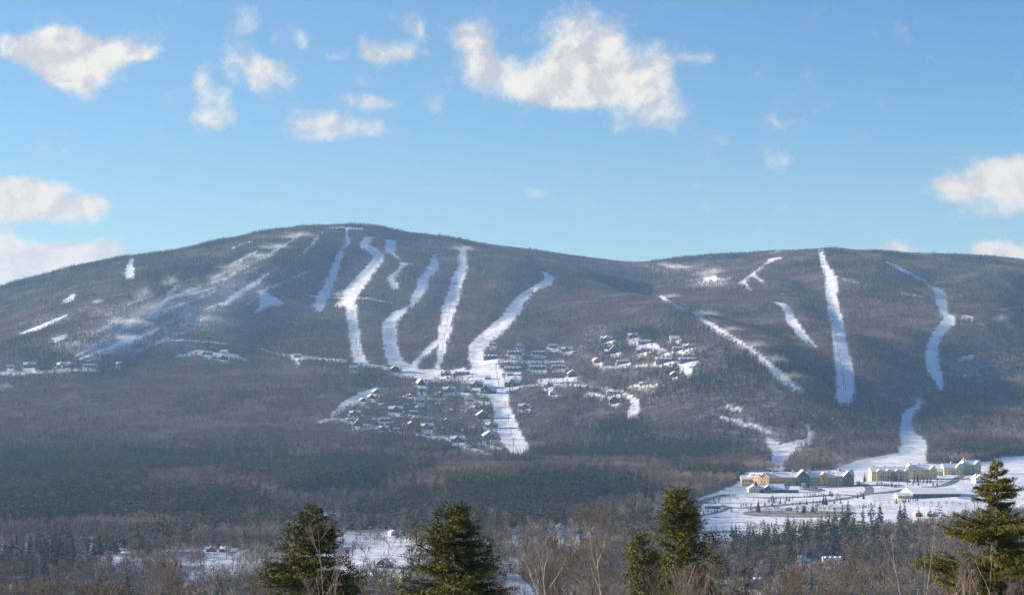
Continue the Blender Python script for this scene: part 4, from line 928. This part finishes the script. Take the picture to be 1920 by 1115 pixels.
# ------------------------------------------------------------ trees set singly on the resort lawns
ORN = []
def rowt(kind, pts, s, lab, grp): 
    for p in pts: ORN.append((kind, p[0], p[1], s*random.uniform(.75, 1.2), lab, grp))
lin = lambda x0, y0, x1, y1, n: [(x0+(x1-x0)*i/(n-1)+random.uniform(-1.2, 1.2), y0+(y1-y0)*i/(n-1)+random.uniform(-.6, .6)) for i in range(n)]
G1 = 'small trees planted on the resort lawns'
rowt('c', lin(1348,935,1378,931,10), .42, 'little evergreen in the row inside the left end of the loop road', G1)
rowt('c', [(1338,940),(1341,944),(1349,943),(1347,941)], .5, 'little evergreen in the cluster at the tight bend of the loop road', G1)
rowt('c', [(1442,942),(1446,940),(1451,943),(1455,941),(1449,938),(1463,944)], .6, 'evergreen in the clump on the slope below the inner drive', G1)
rowt('c', [(1475,939),(1480,940),(1486,938)], .55, 'evergreen in the trio right of the lawn clump', G1)
rowt('c', lin(1302,965,1345,960,9), .45, 'evergreen along the cart path above the frozen pond', G1)
rowt('c', [(1390,953),(1399,953),(1407,956),(1372,960),(1320,967)], .5, 'lone little evergreen on the snow beside the lower road', G1)
rowt('c', lin(1508,931,1545,929,8), .4, 'small evergreen along the right end of the inner drive', G1)
rowt('c', [(1556,930),(1560,931),(1571,934),(1575,935),(1568,936),(1608,934),(1619,936),(1614,932)], .65, 'round evergreen beside the meeting of the two drives', G1)
rowt('b', lin(1405,964,1600,961,44), .8, 'bare young tree standing in the brown pond bank', 'bare trees on the pond bank')
rowt('c', lin(1395,949,1590,944,16), .5, 'small evergreen along the snow just above the brown pond bank', G1)
rowt('b', lin(1310,935,1500,948,14), .45, 'thin young bare tree on the white slope inside the loop road', 'young bare trees inside the loop road')
rowt('b', lin(1640,948,1840,950,16), .6, 'thin bare bush at the foot of the long barn embankment', 'bare bushes below the long barn')
rowt('c', [(1495,962),(1506,963),(1509,960),(1524,961),(1529,963),(1532,959),(1544,946),(1548,947),(1422,961),(1565,962)], .95, 'upright evergreen standing in the brown pond bank', 'evergreens on the pond bank')
rowt('c', lin(1612,952,1640,950,8), .45, 'small evergreen in the short straight row below the barn lean-to', G1)
rowt('c', lin(1682,944,1720,939,10), .5, 'small evergreen in the hedge row in front of the long barn', G1)
rowt('c', [(1621,904),(1652,902),(1665,903),(1672,902),(1680,902),(1688,903),(1675,905)], .95, 'tall evergreen in front of the first cream apartment block', 'evergreens before the apartment blocks')
rowt('c', lin(1700,905,1745,905,8), .7, 'evergreen in front of the second cream apartment block', 'evergreens before the apartment blocks')
rowt('c', lin(1645,910,1685,914,12), .5, 'low bushy evergreen on the bank under the first cream block', 'evergreens before the apartment blocks')
rowt('c', [(1757,903),(1766,904),(1750,911),(1757,911),(1702,909),(1712,910),(1722,910)], .5, 'low evergreen by the rising road', G1)
rowt('b', [(1800,906),(1806,907),(1815,903),(1824,908),(1830,903),(1803,902),(1850,905)], 1.0, 'bare tree beside the bend of the rising road', 'bare trees by the rising road')
rowt('c', lin(1560,908,1612,908,9), .55, 'dark shrub like evergreen at the right foot of the hotel', G1)
rowt('b', lin(1400,1001,1600,990,34), 1.0, 'bare tree of the screen on the near shore of the frozen pond', 'bare trees screening the frozen pond')
rowt('c', [(1441,1004),(1478,997),(1452,1006),(1380,1006),(1372,1008),(1500,998)], 1.1, 'dark conifer of the screen on the near shore of the frozen pond', 'conifers screening the frozen pond')
rowt('c', [(1590,990),(1618,984),(1634,986),(1650,984),(1688,985),(1696,988),(1722,984),(1744,980),(1750,984),(1600,996),(1580,992),(1565,994)], 1.75, 'tall pine of the open line between the pond and the long barn', 'tall pines below the snowfield')
from collections import defaultdict
spans = defaultdict(list)
for a_ in ORN: spans[a_[4]].append(a_[1])
for (kd, px, py, s, lab, grp) in ORN:
    sp_ = sorted(spans[lab]); q_ = sp_.index(px)/max(1, len(sp_)-1)
    if len(sp_) == 2: lab = ('left ' if q_ == 0 else 'right ')+lab
    elif len(sp_) > 2: lab = lab+(', leftmost' if q_ == 0 else ', rightmost' if q_ == 1 else ', left part' if q_ < .34 else ', middle part' if q_ < .67 else ', right part')
    x, y, z = ground_at(px, py); plant(kd, x, y, z, s, random.uniform(0, 6.28), lab, grp)

# ------------------------------------------------------------ snow gun plumes drifting off the trails
pm = bpy.data.materials.new('snow_mist'); pm.use_nodes = True; t = NT(pm.node_tree)
vs = t.n('ShaderNodeVolumePrincipled'); out = t.n('ShaderNodeOutputMaterial'); t.l(vs.outputs[0], out.inputs['Volume'])
vs.inputs['Color'].default_value = (.97, .97, .97, 1); vs.inputs['Anisotropy'].default_value = .1
tcn = t.n('ShaderNodeTexCoord'); ln2 = t.n('ShaderNodeVectorMath', operation='LENGTH'); t.l(tcn.outputs['Object'], ln2.inputs[0])
fall = t.mapr(ln2.outputs['Value'], 1.0, .1); nn = t.noise(tcn.outputs['Object'], 1.9, 3, .6); nf = t.mapr(nn.outputs['Fac'], .42, .66)
t.l(t.math('MULTIPLY', t.math('MULTIPLY', fall, nf), .024), vs.inputs['Density'])
def mist(name, den, nsc, lo, hi):
    pm = bpy.data.materials.new(name); pm.use_nodes = True; t = NT(pm.node_tree)
    vs = t.n('ShaderNodeVolumePrincipled'); out = t.n('ShaderNodeOutputMaterial'); t.l(vs.outputs[0], out.inputs['Volume'])
    vs.inputs['Color'].default_value = (.97, .97, .97, 1); vs.inputs['Anisotropy'].default_value = .1
    tcn = t.n('ShaderNodeTexCoord'); ln2 = t.n('ShaderNodeVectorMath', operation='LENGTH'); t.l(tcn.outputs['Object'], ln2.inputs[0])
    mp_ = t.n('ShaderNodeMapping'); t.l(tcn.outputs['Object'], mp_.inputs[0]); mp_.inputs['Scale'].default_value = nsc
    nn = t.noise(mp_.outputs[0], 1.9, 5, .62); t.l(t.math('MULTIPLY', t.math('MULTIPLY', t.mapr(ln2.outputs['Value'], 1.0, .0), t.mapr(nn.outputs['Fac'], lo, hi)), den), vs.inputs['Density'])
    return pm
veil = mist('blown_snow_veil', .0085, (3.2, 1.2, .9), .46, .72)
import bmesh
bm_ = bmesh.new(); bmesh.ops.create_icosphere(bm_, subdivisions=2, radius=1.0); pme = bpy.data.meshes.new('plume'); bm_.to_mesh(pme); bm_.free(); pme.materials.append(pm); pmv = pme.copy(); pmv.materials.clear(); pmv.materials.append(veil)
PL = [(268,566,14,26,'tall thin snow plume rising from the left mountainside'),(240,610,34,12,'long low snow plume over the lower left trail'),(318,540,16,20,'snow plume above the small left trail patch'),(225,640,26,12,'drifting snow mist at the foot of the left streaked slope'),
 (115,640,20,9,'pale snow mist near the left hillside row'),(555,449,26,12,'snow plume blowing off the upper left summit trail'),(515,470,26,12,'snow plume over the middle of the upper left diagonal trail'),(480,487,24,10,'snow plume at the lower end of the upper left diagonal trail'),(430,505,26,9,'faint snow plume in the trees of the left shoulder'),
 (8,732,14,12,'white puff of snow at the extreme left edge'),(870,472,22,10,'snow plume at the top of the widest middle trail'),
 (648,556,22,9,'snow plume at the crossing below the summit bend'),(1333,520,22,16,'bright snow burst on the saddle between the summits'),(1278,505,40,7,'veil of snow over the trees of the saddle'),(1255,562,22,10,'snow plume at the top of the long diagonal trail'),(1322,595,26,12,'snow plume on the upper half of the long diagonal trail'),(1365,625,24,12,'snow plume at the middle of the long diagonal trail'),
 (1410,655,26,13,'snow plume below the middle of the long diagonal trail'),(1447,682,24,14,'snow plume on the lower half of the long diagonal trail'),(1480,712,24,12,'snow plume at the foot of the long diagonal trail'),(1874,606,13,15,'snow plume alone in the trees at the right edge of the mountain'),(1718,765,16,16,'snow mist at the bend of the far right trail'),
 (1568,878,24,10,'snow gun plume behind the right end of the hotel'),(1598,874,24,12,'snow gun plume over the field behind the gap after the hotel'),(1632,868,28,10,'snow gun plume over the field behind the first cream block'),(1668,860,26,8,'snow gun plume nearest the far right trail'),(1455,477,14,7,'snow mist over the top of the right hand summit')]
PL += [(250,605,120,17,'long thin veil of blown snow lying over the left streaked slope'),(400,535,110,14,'long thin veil of blown snow below the upper left diagonal trail')]
for (px, py, rx, ry, lab) in PL:
    x, y, z = ground_at(px, py); k_ = y/F; o = obj('snow_plume', pmv if rx > 100 else pme); o.location = (x, y, z+ry*k_*.55); o.scale = (rx*k_*1.75, rx*k_*1.2, ry*k_*1.15); o.rotation_euler = (0, -.42 if rx > 100 else random.uniform(-.2, .2), 0 if rx > 100 else random.uniform(-.4, .4))
    tag(o, lab, 'snow plume', 'snow gun plumes')
# ------------------------------------------------------------ near trees on the camera's own hillside
M['spruce'] = mat('olive_needles', (.042,.046,.009), .75, .6, 1.3, (.19,.155,.020), spec=.25)
M['hemlock'] = mat('hemlock_needles', (.024,.034,.009), .75, .5, 1.5, (.135,.130,.022), spec=.25)
M['cedar'] = mat('cedar_needles', (.046,.050,.010), .75, .6, 1.5, (.175,.160,.024), spec=.25)
M['dark_needle'] = mat('dark_near_needles', (.022,.032,.018), .8, .6, 1.5, (.045,.055,.022), spec=.2)
M['limb'] = mat('conifer_bark', (.085,.065,.05), .9, .5, 3.0)
M['birch'] = mat('pale_birch_bark', (.44,.39,.33), .8, .8, 4.0, (.20,.16,.13))
M['brownbark'] = mat('brown_bark', (.06,.046,.038), .9, .6, 3.0, (.10,.08,.065))
M['redtwig'] = mat('reddish_twigs', (.040,.030,.025), .9, .6, 2.0, (.075,.052,.041))
M['greytwig'] = mat('grey_twigs', (.050,.042,.037), .9, .6, 2.0, (.090,.075,.064))
def ground_z(x, y): return float(terrain(x, y))
def near_conifer(name, px, D, ytop, prof_, label, nm, seed, gap=.27, per=6, droop=.18, uptip=.12, spray=.17, blade=(.085, .024), leaders=(), dens=1.0, layered=0.0, cones=0):
    """prof_: list of (metres below the top, branch radius in metres)"""
    r = random.Random(seed); x = (px-960)/F*D; zt = (HZ-ytop)/F*D; zg = ground_z(x, D)-.3; H = zt-zg
    root = empty(name, (x, D, zg)); tag(root, label, 'tree')
    tr = MB(); tr.tube([(0, 0, -.3), (r.uniform(-.05, .05), 0, H*.4), (r.uniform(-.06, .06), 0, H*.75), (0, 0, H-.1)], [H*.02, H*.014, H*.006, .012], 8); tr.build('trunk', M['limb'], root)
    lb = MB(); P = []; pd = [p[0] for p in prof_]; pr = [p[1] for p in prof_]
    def blades(p, d, n, sc=1.0):
        for _ in range(n):
            v = (d*r.uniform(.2, 1.0)+Vector((r.uniform(-1, 1), r.uniform(-1, 1), r.uniform(-.75, .75)))).normalized(); L = blade[0]*r.uniform(.6, 1.4)*sc
            q_ = p+Vector((r.uniform(-.05, .05), r.uniform(-.05, .05), r.uniform(-.04, .04)))*sc
            P.append(sliver(q_, q_+v*L, blade[1]*sc*r.uniform(.8, 1.5), r))
    def limb(z, az, L, up0):
        vis = (zg+z)/D > -(1115-HZ+12)/F
        n = max(3, int(L/.22)); pts = []; p = Vector((0, 0, z)); d0 = Vector((math.cos(az), math.sin(az), up0))
        for i in range(n+1):
            f = i/n; pts.append(Vector((math.cos(az+r.uniform(-.05, .05)*f)*L*f, math.sin(az)*L*f, z+up0*L*f-droop*L*f*f*1.6+uptip*L*f**4)))
        lb.tube(pts, [max(.006, .028*L**.6*(1-i/n*.85)) for i in range(n+1)], 4)
        k_ = (1.0 if vis else .18)*dens; m_ = max(2, int(L/spray*1.9*k_+.5))
        for j in range(m_):
            f = .12+.88*(j+r.random())/m_; q_ = pts[min(n, int(f*n))].lerp(pts[min(n, int(f*n)+1)], f*n-int(f*n)); dr_ = (pts[-1]-pts[0]).normalized()
            sd_ = Vector((-math.sin(az), math.cos(az), 0))*r.choice((-1, 1)); ll = min(.75, .16+.42*L*(1-f*.75))*r.uniform(.5, 1.1)
            tw_ = (dr_*r.uniform(.4, .9)+sd_*r.uniform(.3, 1)+Vector((0, 0, r.uniform(-.35, .15)))).normalized()
            ns = max(2, int(ll/.07))
            for a_ in range(ns): blades(q_+tw_*ll*(a_+.5)/ns+Vector((0, 0, -droop*.25*ll*(a_/ns)**2)), tw_, 3 if vis else 2, 1 if vis else 1.5)
        blades(pts[-1], (pts[-1]-pts[-2]).normalized(), 6)
    z = H-.12; i = 0
    while z > H*.12:
        b_ = H-z; R_ = float(np.interp(b_, pd, pr)); lay = 1+layered*math.sin(b_*4.3+seed)
        nper = max(3, int(per*(.6+.4*min(1, b_))))
        for k_ in range(nper):
            az = r.uniform(0, 6.283); L = R_*lay*r.uniform(.62, 1.12)
            if L > .06: limb(z+r.uniform(-.1, .1), az, L, .55 if b_ < .6 else r.uniform(.0, .3))
        z -= gap*(.55 if b_ < 1 else 1)*r.uniform(.8, 1.2); i += 1
    for _ in range(14): blades(Vector((0, 0, H-r.uniform(0, .35))), Vector((0, 0, 1)), 3)
    for (dx, dz_, hh, az0) in leaders:      # side tops: small spires standing out of the crown
        bx_ = Vector((dx, 0, H-dz_)); lb.tube([bx_-Vector((dx*.6, 0, hh*.7)), bx_, bx_+Vector((0, 0, hh))], [.03, .025, .008], 5)
        zz_ = 0
        while zz_ < hh+.5:
            Rr = .12+.42*(zz_/(hh+.5)); c = bx_+Vector((0, 0, hh-zz_))
            for k_ in range(5):
                az = r.uniform(0, 6.28); v = Vector((math.cos(az), math.sin(az), .35)); LL = Rr*r.uniform(.6, 1.1); nn_ = max(2, int(LL/.06))
                for a_ in range(nn_): blades(c+v*LL*(a_+.5)/nn_, v, 3)
            zz_ += .11
    lb.build('limbs', M['limb'], root); fo = obj('foliage', mesh_np('foliage', *tris(P), M[nm]), root)
    if cones:
        for _ in range(cones):
            pass
    return root
near_conifer('spruce_tree', 1869, 70, 862, [(0, .1), (.5, .42), (1.0, .62), (1.6, .66), (2.1, .9), (2.3, 1.5), (3.0, 1.4), (3.7, 1.9), (4.7, 2.3), (6.5, 2.6), (12, 3.0)], 'tall olive green spruce with layered ragged branches at the right edge', 'spruce', 3, gap=.25, per=9, droop=.1, uptip=.2, layered=.4, dens=3.0)
near_conifer('hemlock_tree', 588, 60, 948, [(0, .1), (.4, .32), (.9, .72), (1.4, .85), (2.0, 1.4), (2.8, 1.75), (5, 2.2), (9, 2.4)], 'dense dark hemlock with ragged side tops in front of the left valley woods', 'hemlock', 5, gap=.17, per=8, droop=.12, leaders=((-.75, .95, .4, 0), (.55, .85, .35, 0), (-1.25, 1.9, .35, 0), (.95, 1.6, .3, 0), (-.35, .35, .15, 0)), dens=1.6)
near_conifer('hemlock_tree', 850, 58, 946, [(0, .12), (.35, .42), (.8, .7), (1.3, .95), (1.9, 1.3), (2.6, 1.75), (5, 2.3), (9, 2.6)], 'broadest dark hemlock standing low in the middle of the view', 'hemlock', 8, gap=.16, per=9, droop=.1, leaders=((-.45, .5, .2, 0), (.6, .8, .3, 0), (-1.05, 1.1, .5, 0), (1.05, 1.3, .3, 0), (-1.45, 2.1, .3, 0), (.25, .15, .1, 0)), dens=1.6)
near_conifer('cedar_tree', 1272, 62, 920, [(0, .12), (.3, .34), (.7, .54), (1.2, .6), (1.7, .72), (2.2, .66), (2.8, .8), (5, 1.3), (9, 1.7)], 'tall golden green cedar with an uneven crown left of the frozen pond', 'cedar', 12, gap=.17, per=8, droop=-.05, uptip=.3, leaders=((.28, .15, .15, 0), (-.35, .55, .2, 0), (.5, .8, .25, 0), (.75, 1.55, .2, 0)), dens=1.9)
near_conifer('cedar_tree', 1206, 60, 1000, [(0, .1), (.4, .28), (.9, .42), (1.4, .55), (5, 1.2), (8, 1.5)], 'shorter golden green cedar close beside the tall one on its left', 'cedar', 14, gap=.18, per=7, droop=-.05, uptip=.3, leaders=((-.35, .4, .15, 0),), dens=1.8)
near_conifer('cedar_tree', 1330, 66, 1000, [(0, .08), (.5, .3), (1.0, .5), (1.6, .6), (5, 1.2), (8, 1.5)], 'darker evergreen whose top leans out right of the tall cedar', 'hemlock', 17, gap=.2, per=6, droop=.05, dens=1.0)
near_conifer('spruce_tree', 197, 75, 1083, [(0, .08), (.6, .4), (1.5, .8), (6, 1.6)], 'small dark spruce tip at the lower left among the bare twigs', 'dark_needle', 21, gap=.26, per=6)
near_conifer('spruce_tree', 1396, 60, 1064, [(0, .05), (.5, .18), (1.2, .4), (6, 1.0)], 'thin scraggy spruce tip right of the tall cedar at the bottom', 'dark_needle', 23, gap=.26, per=5)

def bare(name, px, D, ytop, spread, label, cat, bark, twig, seed, forks=3, group=None, lean=0.0, twig_r=.0065, thick=1.0, dens=1.0, start=.35):
    r = random.Random(seed); x = (px-960)/F*D; zt = (HZ-ytop)/F*D; zg = ground_z(x, D)-.2; H = zt-zg
    root = empty(name, (x, D, zg)); tag(root, label, cat, group)
    S = spread/F*D/2; tm = MB(); cm = MB(); zvis = -(1115-HZ+30)/F*D-zg    # local height of the lower frame edge
    def grow(mb, p, d, L, rad, depth):
        n = 9 if depth == 0 else 4 if depth < 3 else 3; pts = [p]; dd = d.copy()
        for i in range(n):
            w_ = .09 if depth == 0 else .2; dd = (dd+Vector((r.uniform(-w_, w_), r.uniform(-w_, w_), r.uniform(-.02, .12)))).normalized(); pts.append(pts[-1]+dd*L/n)
        rd = [max(twig_r*.5, rad*(1-(.97 if depth == 0 else .8)*i/n)) for i in range(n+1)]
        (tm if depth < 2 else cm).tube(pts, rd, 6 if depth < 1 else 4 if depth < 2 else 3)
        if depth >= 4 or L < .12: return
        nb = (3, 5, 5, 4)[depth] if depth else forks*2+7
        nb = max(2, int(nb*dens*r.uniform(.8, 1.2)))
        for j in range(nb):
            f = (start if depth == 0 else .2)+(1-(start if depth == 0 else .2))*(j+r.random())/nb
            i = min(n-1, int(f*n)); q_ = pts[i].lerp(pts[i+1], f*n-i)
            az = r.uniform(0, 6.28); sp = r.uniform(.35, .95) if depth < 2 else r.uniform(.4, 1.0)
            side = Vector((math.cos(az), math.sin(az), 0)); nd = (dd*1.0+side*sp+Vector((0, 0, .25))).normalized()
            LL = L*(r.uniform(.42, .68) if depth else r.uniform(.32, .5))*(1.15-f*.45)
            if depth == 0: LL = min(LL, max(S*1.15/max(.3, math.hypot(nd.x, nd.y)), .35))
            if q_.z+LL*nd.z > H*1.0: LL = max(.1, (H-q_.z)/max(.2, nd.z))
            if q_.z+LL < zvis-.6 and depth > 0: continue
            grow(cm, q_, nd, LL, rd[i]*r.uniform(.42, .62), depth+1)
    grow(tm, Vector((0, 0, 0)), Vector((lean, 0, 1)).normalized(), H*.98/max(.8, 1), (.0078*H+.008)*thick, 0)
    tm.build('trunk', M[bark], root); cm.build('twigs', M[twig], root); return root
n_ = [200]
def B(*a, **k): n_[0] += 7; bare(a[0], a[1], a[2], a[3], a[4], a[5], a[6], a[7], a[8], n_[0], **k)
BR = 'bare saplings along the near slope'
for (px, D, yt, sp, lab, bk, tw_, kw) in [
 (12, 52, 1084, 60, 'brown twiggy bare tree in the bottom left corner', 'brownbark', 'redtwig', {}),
 (48, 48, 1080, 55, 'brown bare tree top, second from the bottom left corner', 'brownbark', 'greytwig', {}),
 (96, 50, 1086, 60, 'bare tree with reddish twigs between the left corner and the small dark spruce tip', 'brownbark', 'redtwig', {}),
 (150, 54, 1092, 60, 'low bare crown just left of the small dark spruce tip', 'brownbark', 'greytwig', {}),
 (232, 52, 1088, 50, 'low bare crown just right of the small dark spruce tip', 'brownbark', 'redtwig', {}),
 (272, 55, 1090, 46, 'low bare crown left of the big spreading bare tree', 'brownbark', 'redtwig', {}),
 (318, 48, 1050, 85, 'big spreading bare tree with grey brown limbs at the lower left', 'brownbark', 'greytwig', dict(dens=1.15, thick=1.15)),
 (372, 52, 1094, 50, 'low reddish bare crown right of the big spreading bare tree', 'brownbark', 'redtwig', {}),
 (425, 50, 1094, 60, 'bare crown left of the left hemlock', 'brownbark', 'greytwig', {}),
 (466, 46, 1092, 40, 'small bare crown touching the left side of the left hemlock', 'brownbark', 'redtwig', {}),
 (600, 50, 985, 90, 'slim pale barked bare tree standing in front of the left hemlock', 'birch', 'greytwig', dict(thick=.55, dens=.7)),
 (634, 47, 1076, 60, 'smaller pale bare tree in front of the right half of the left hemlock', 'birch', 'greytwig', dict(thick=.8)),
 (666, 52, 998, 55, 'thin upright reddish brown bare tree right of the left hemlock', 'brownbark', 'redtwig', dict(thick=.8, dens=.85)),
 (702, 46, 1086, 60, 'bare tree in the gap between the two hemlocks', 'brownbark', 'greytwig', {}),
 (738, 50, 1078, 50, 'bare tree touching the left side of the broad hemlock', 'brownbark', 'greytwig', {}),
 (1012, 56, 1064, 60, 'reddish brush like bare tree right of the broad hemlock', 'brownbark', 'redtwig', dict(dens=1.2)),
 (1040, 50, 1012, 80, 'reddish brown bare tree with dense twigs left of the white birch', 'brownbark', 'redtwig', dict(dens=1.15)),
 (1062, 46, 1020, 80, 'birch with several white upright limbs right of the broad hemlock', 'birch', 'greytwig', dict(forks=4, thick=1.9, dens=.8)),
 (1100, 54, 1030, 70, 'brown bare tree between the two white birches', 'brownbark', 'redtwig', dict(dens=1.1)),
 (1122, 60, 1002, 60, 'grey brown bare tree behind the white birches', 'brownbark', 'greytwig', dict(dens=1.1)),
 (1163, 72, 958, 110, 'round crowned dark bare tree left of the shorter cedar', 'brownbark', 'greytwig', dict(dens=1.2)),
 (1150, 44, 1006, 70, 'tall white birch with a forked top left of the cedars', 'birch', 'greytwig', dict(thick=2.0, dens=.75, forks=2)),
 (1185, 44, 1052, 90, 'leaning white birch reaching right in front of the shorter cedar', 'birch', 'redtwig', dict(lean=.22, thick=1.9, dens=.75)),
 (1228, 46, 1056, 80, 'bare tree with reddish twigs in front of the shorter cedar', 'brownbark', 'redtwig', {}),
 (1262, 43, 1068, 70, 'low twiggy bare tree in front of the tall cedar', 'brownbark', 'greytwig', {}),
 (1300, 45, 1066, 80, 'pale limbed bare tree in front of the right side of the tall cedar', 'birch', 'greytwig', dict(thick=.8)),
 (1350, 50, 1062, 70, 'bare tree between the tall cedar and the thin spruce tip', 'brownbark', 'redtwig', {}),
 (1428, 52, 1080, 60, 'reddish bare tree right of the thin spruce tip', 'brownbark', 'redtwig', {}),
 (1468, 48, 1066, 60, 'reddish bare tree, second right of the thin spruce tip', 'brownbark', 'redtwig', {}),
 (1506, 50, 1074, 60, 'reddish bare tree, third right of the thin spruce tip', 'brownbark', 'redtwig', {}),
 (1545, 46, 1084, 70, 'low reddish bare tree below the white roof in the wood clearing', 'brownbark', 'redtwig', {}),
 (1590, 52, 1062, 70, 'brown bare tree half way between the cedar and the spruce', 'brownbark', 'greytwig', {}),
 (1636, 48, 1056, 60, 'brown bare tree left of the tall pale saplings', 'brownbark', 'greytwig', {}),
 (1668, 54, 1010, 60, 'fine twigged brown tree behind the tall pale saplings', 'brownbark', 'greytwig', {}),
 (1692, 46, 972, 46, 'tallest thin pale sapling left of the spruce', 'birch', 'greytwig', dict(thick=.6, dens=.6)),
 (1722, 45, 988, 50, 'second thin pale sapling, between the tallest one and the spruce', 'birch', 'greytwig', dict(thick=.6, dens=.6)),
 (1748, 44, 1046, 70, 'low pale bare tree at the left foot of the spruce', 'birch', 'greytwig', dict(thick=.8)),
 (1778, 42, 1014, 70, 'leaning pale sapling crossing the left side of the spruce', 'birch', 'greytwig', dict(lean=.12, thick=.7, dens=.7)),
 (1830, 43, 1062, 60, 'low pale bare tree in front of the spruce', 'birch', 'greytwig', dict(thick=.7, dens=.8)),
 (1895, 44, 1080, 60, 'low bare tree in the bottom right corner before the spruce', 'brownbark', 'greytwig', {}),
 ]:
    B('bare_tree', px, D, yt+(6 if yt > 1030 else 0), sp, lab, 'tree', bk, tw_, group=BR, **kw)
for i in range(20):
    px = (20+i*70 if i < 6 else 990+(i-6)*66)+random.uniform(-18, 18)
    bare('sapling', px, random.uniform(36, 44), random.uniform(1090, 1108), 46, 'small twiggy sapling along the bottom edge '+('left of the hemlocks' if px < 480 else 'in front of the hemlocks' if px < 960 else 'below the birches and cedars' if px < 1340 else 'between the cedar and the spruce' if px < 1750 else 'below the spruce'),
         'sapling', 'brownbark', random.choice(('redtwig', 'greytwig')), 900+i, group='saplings along the bottom edge', dens=.8)
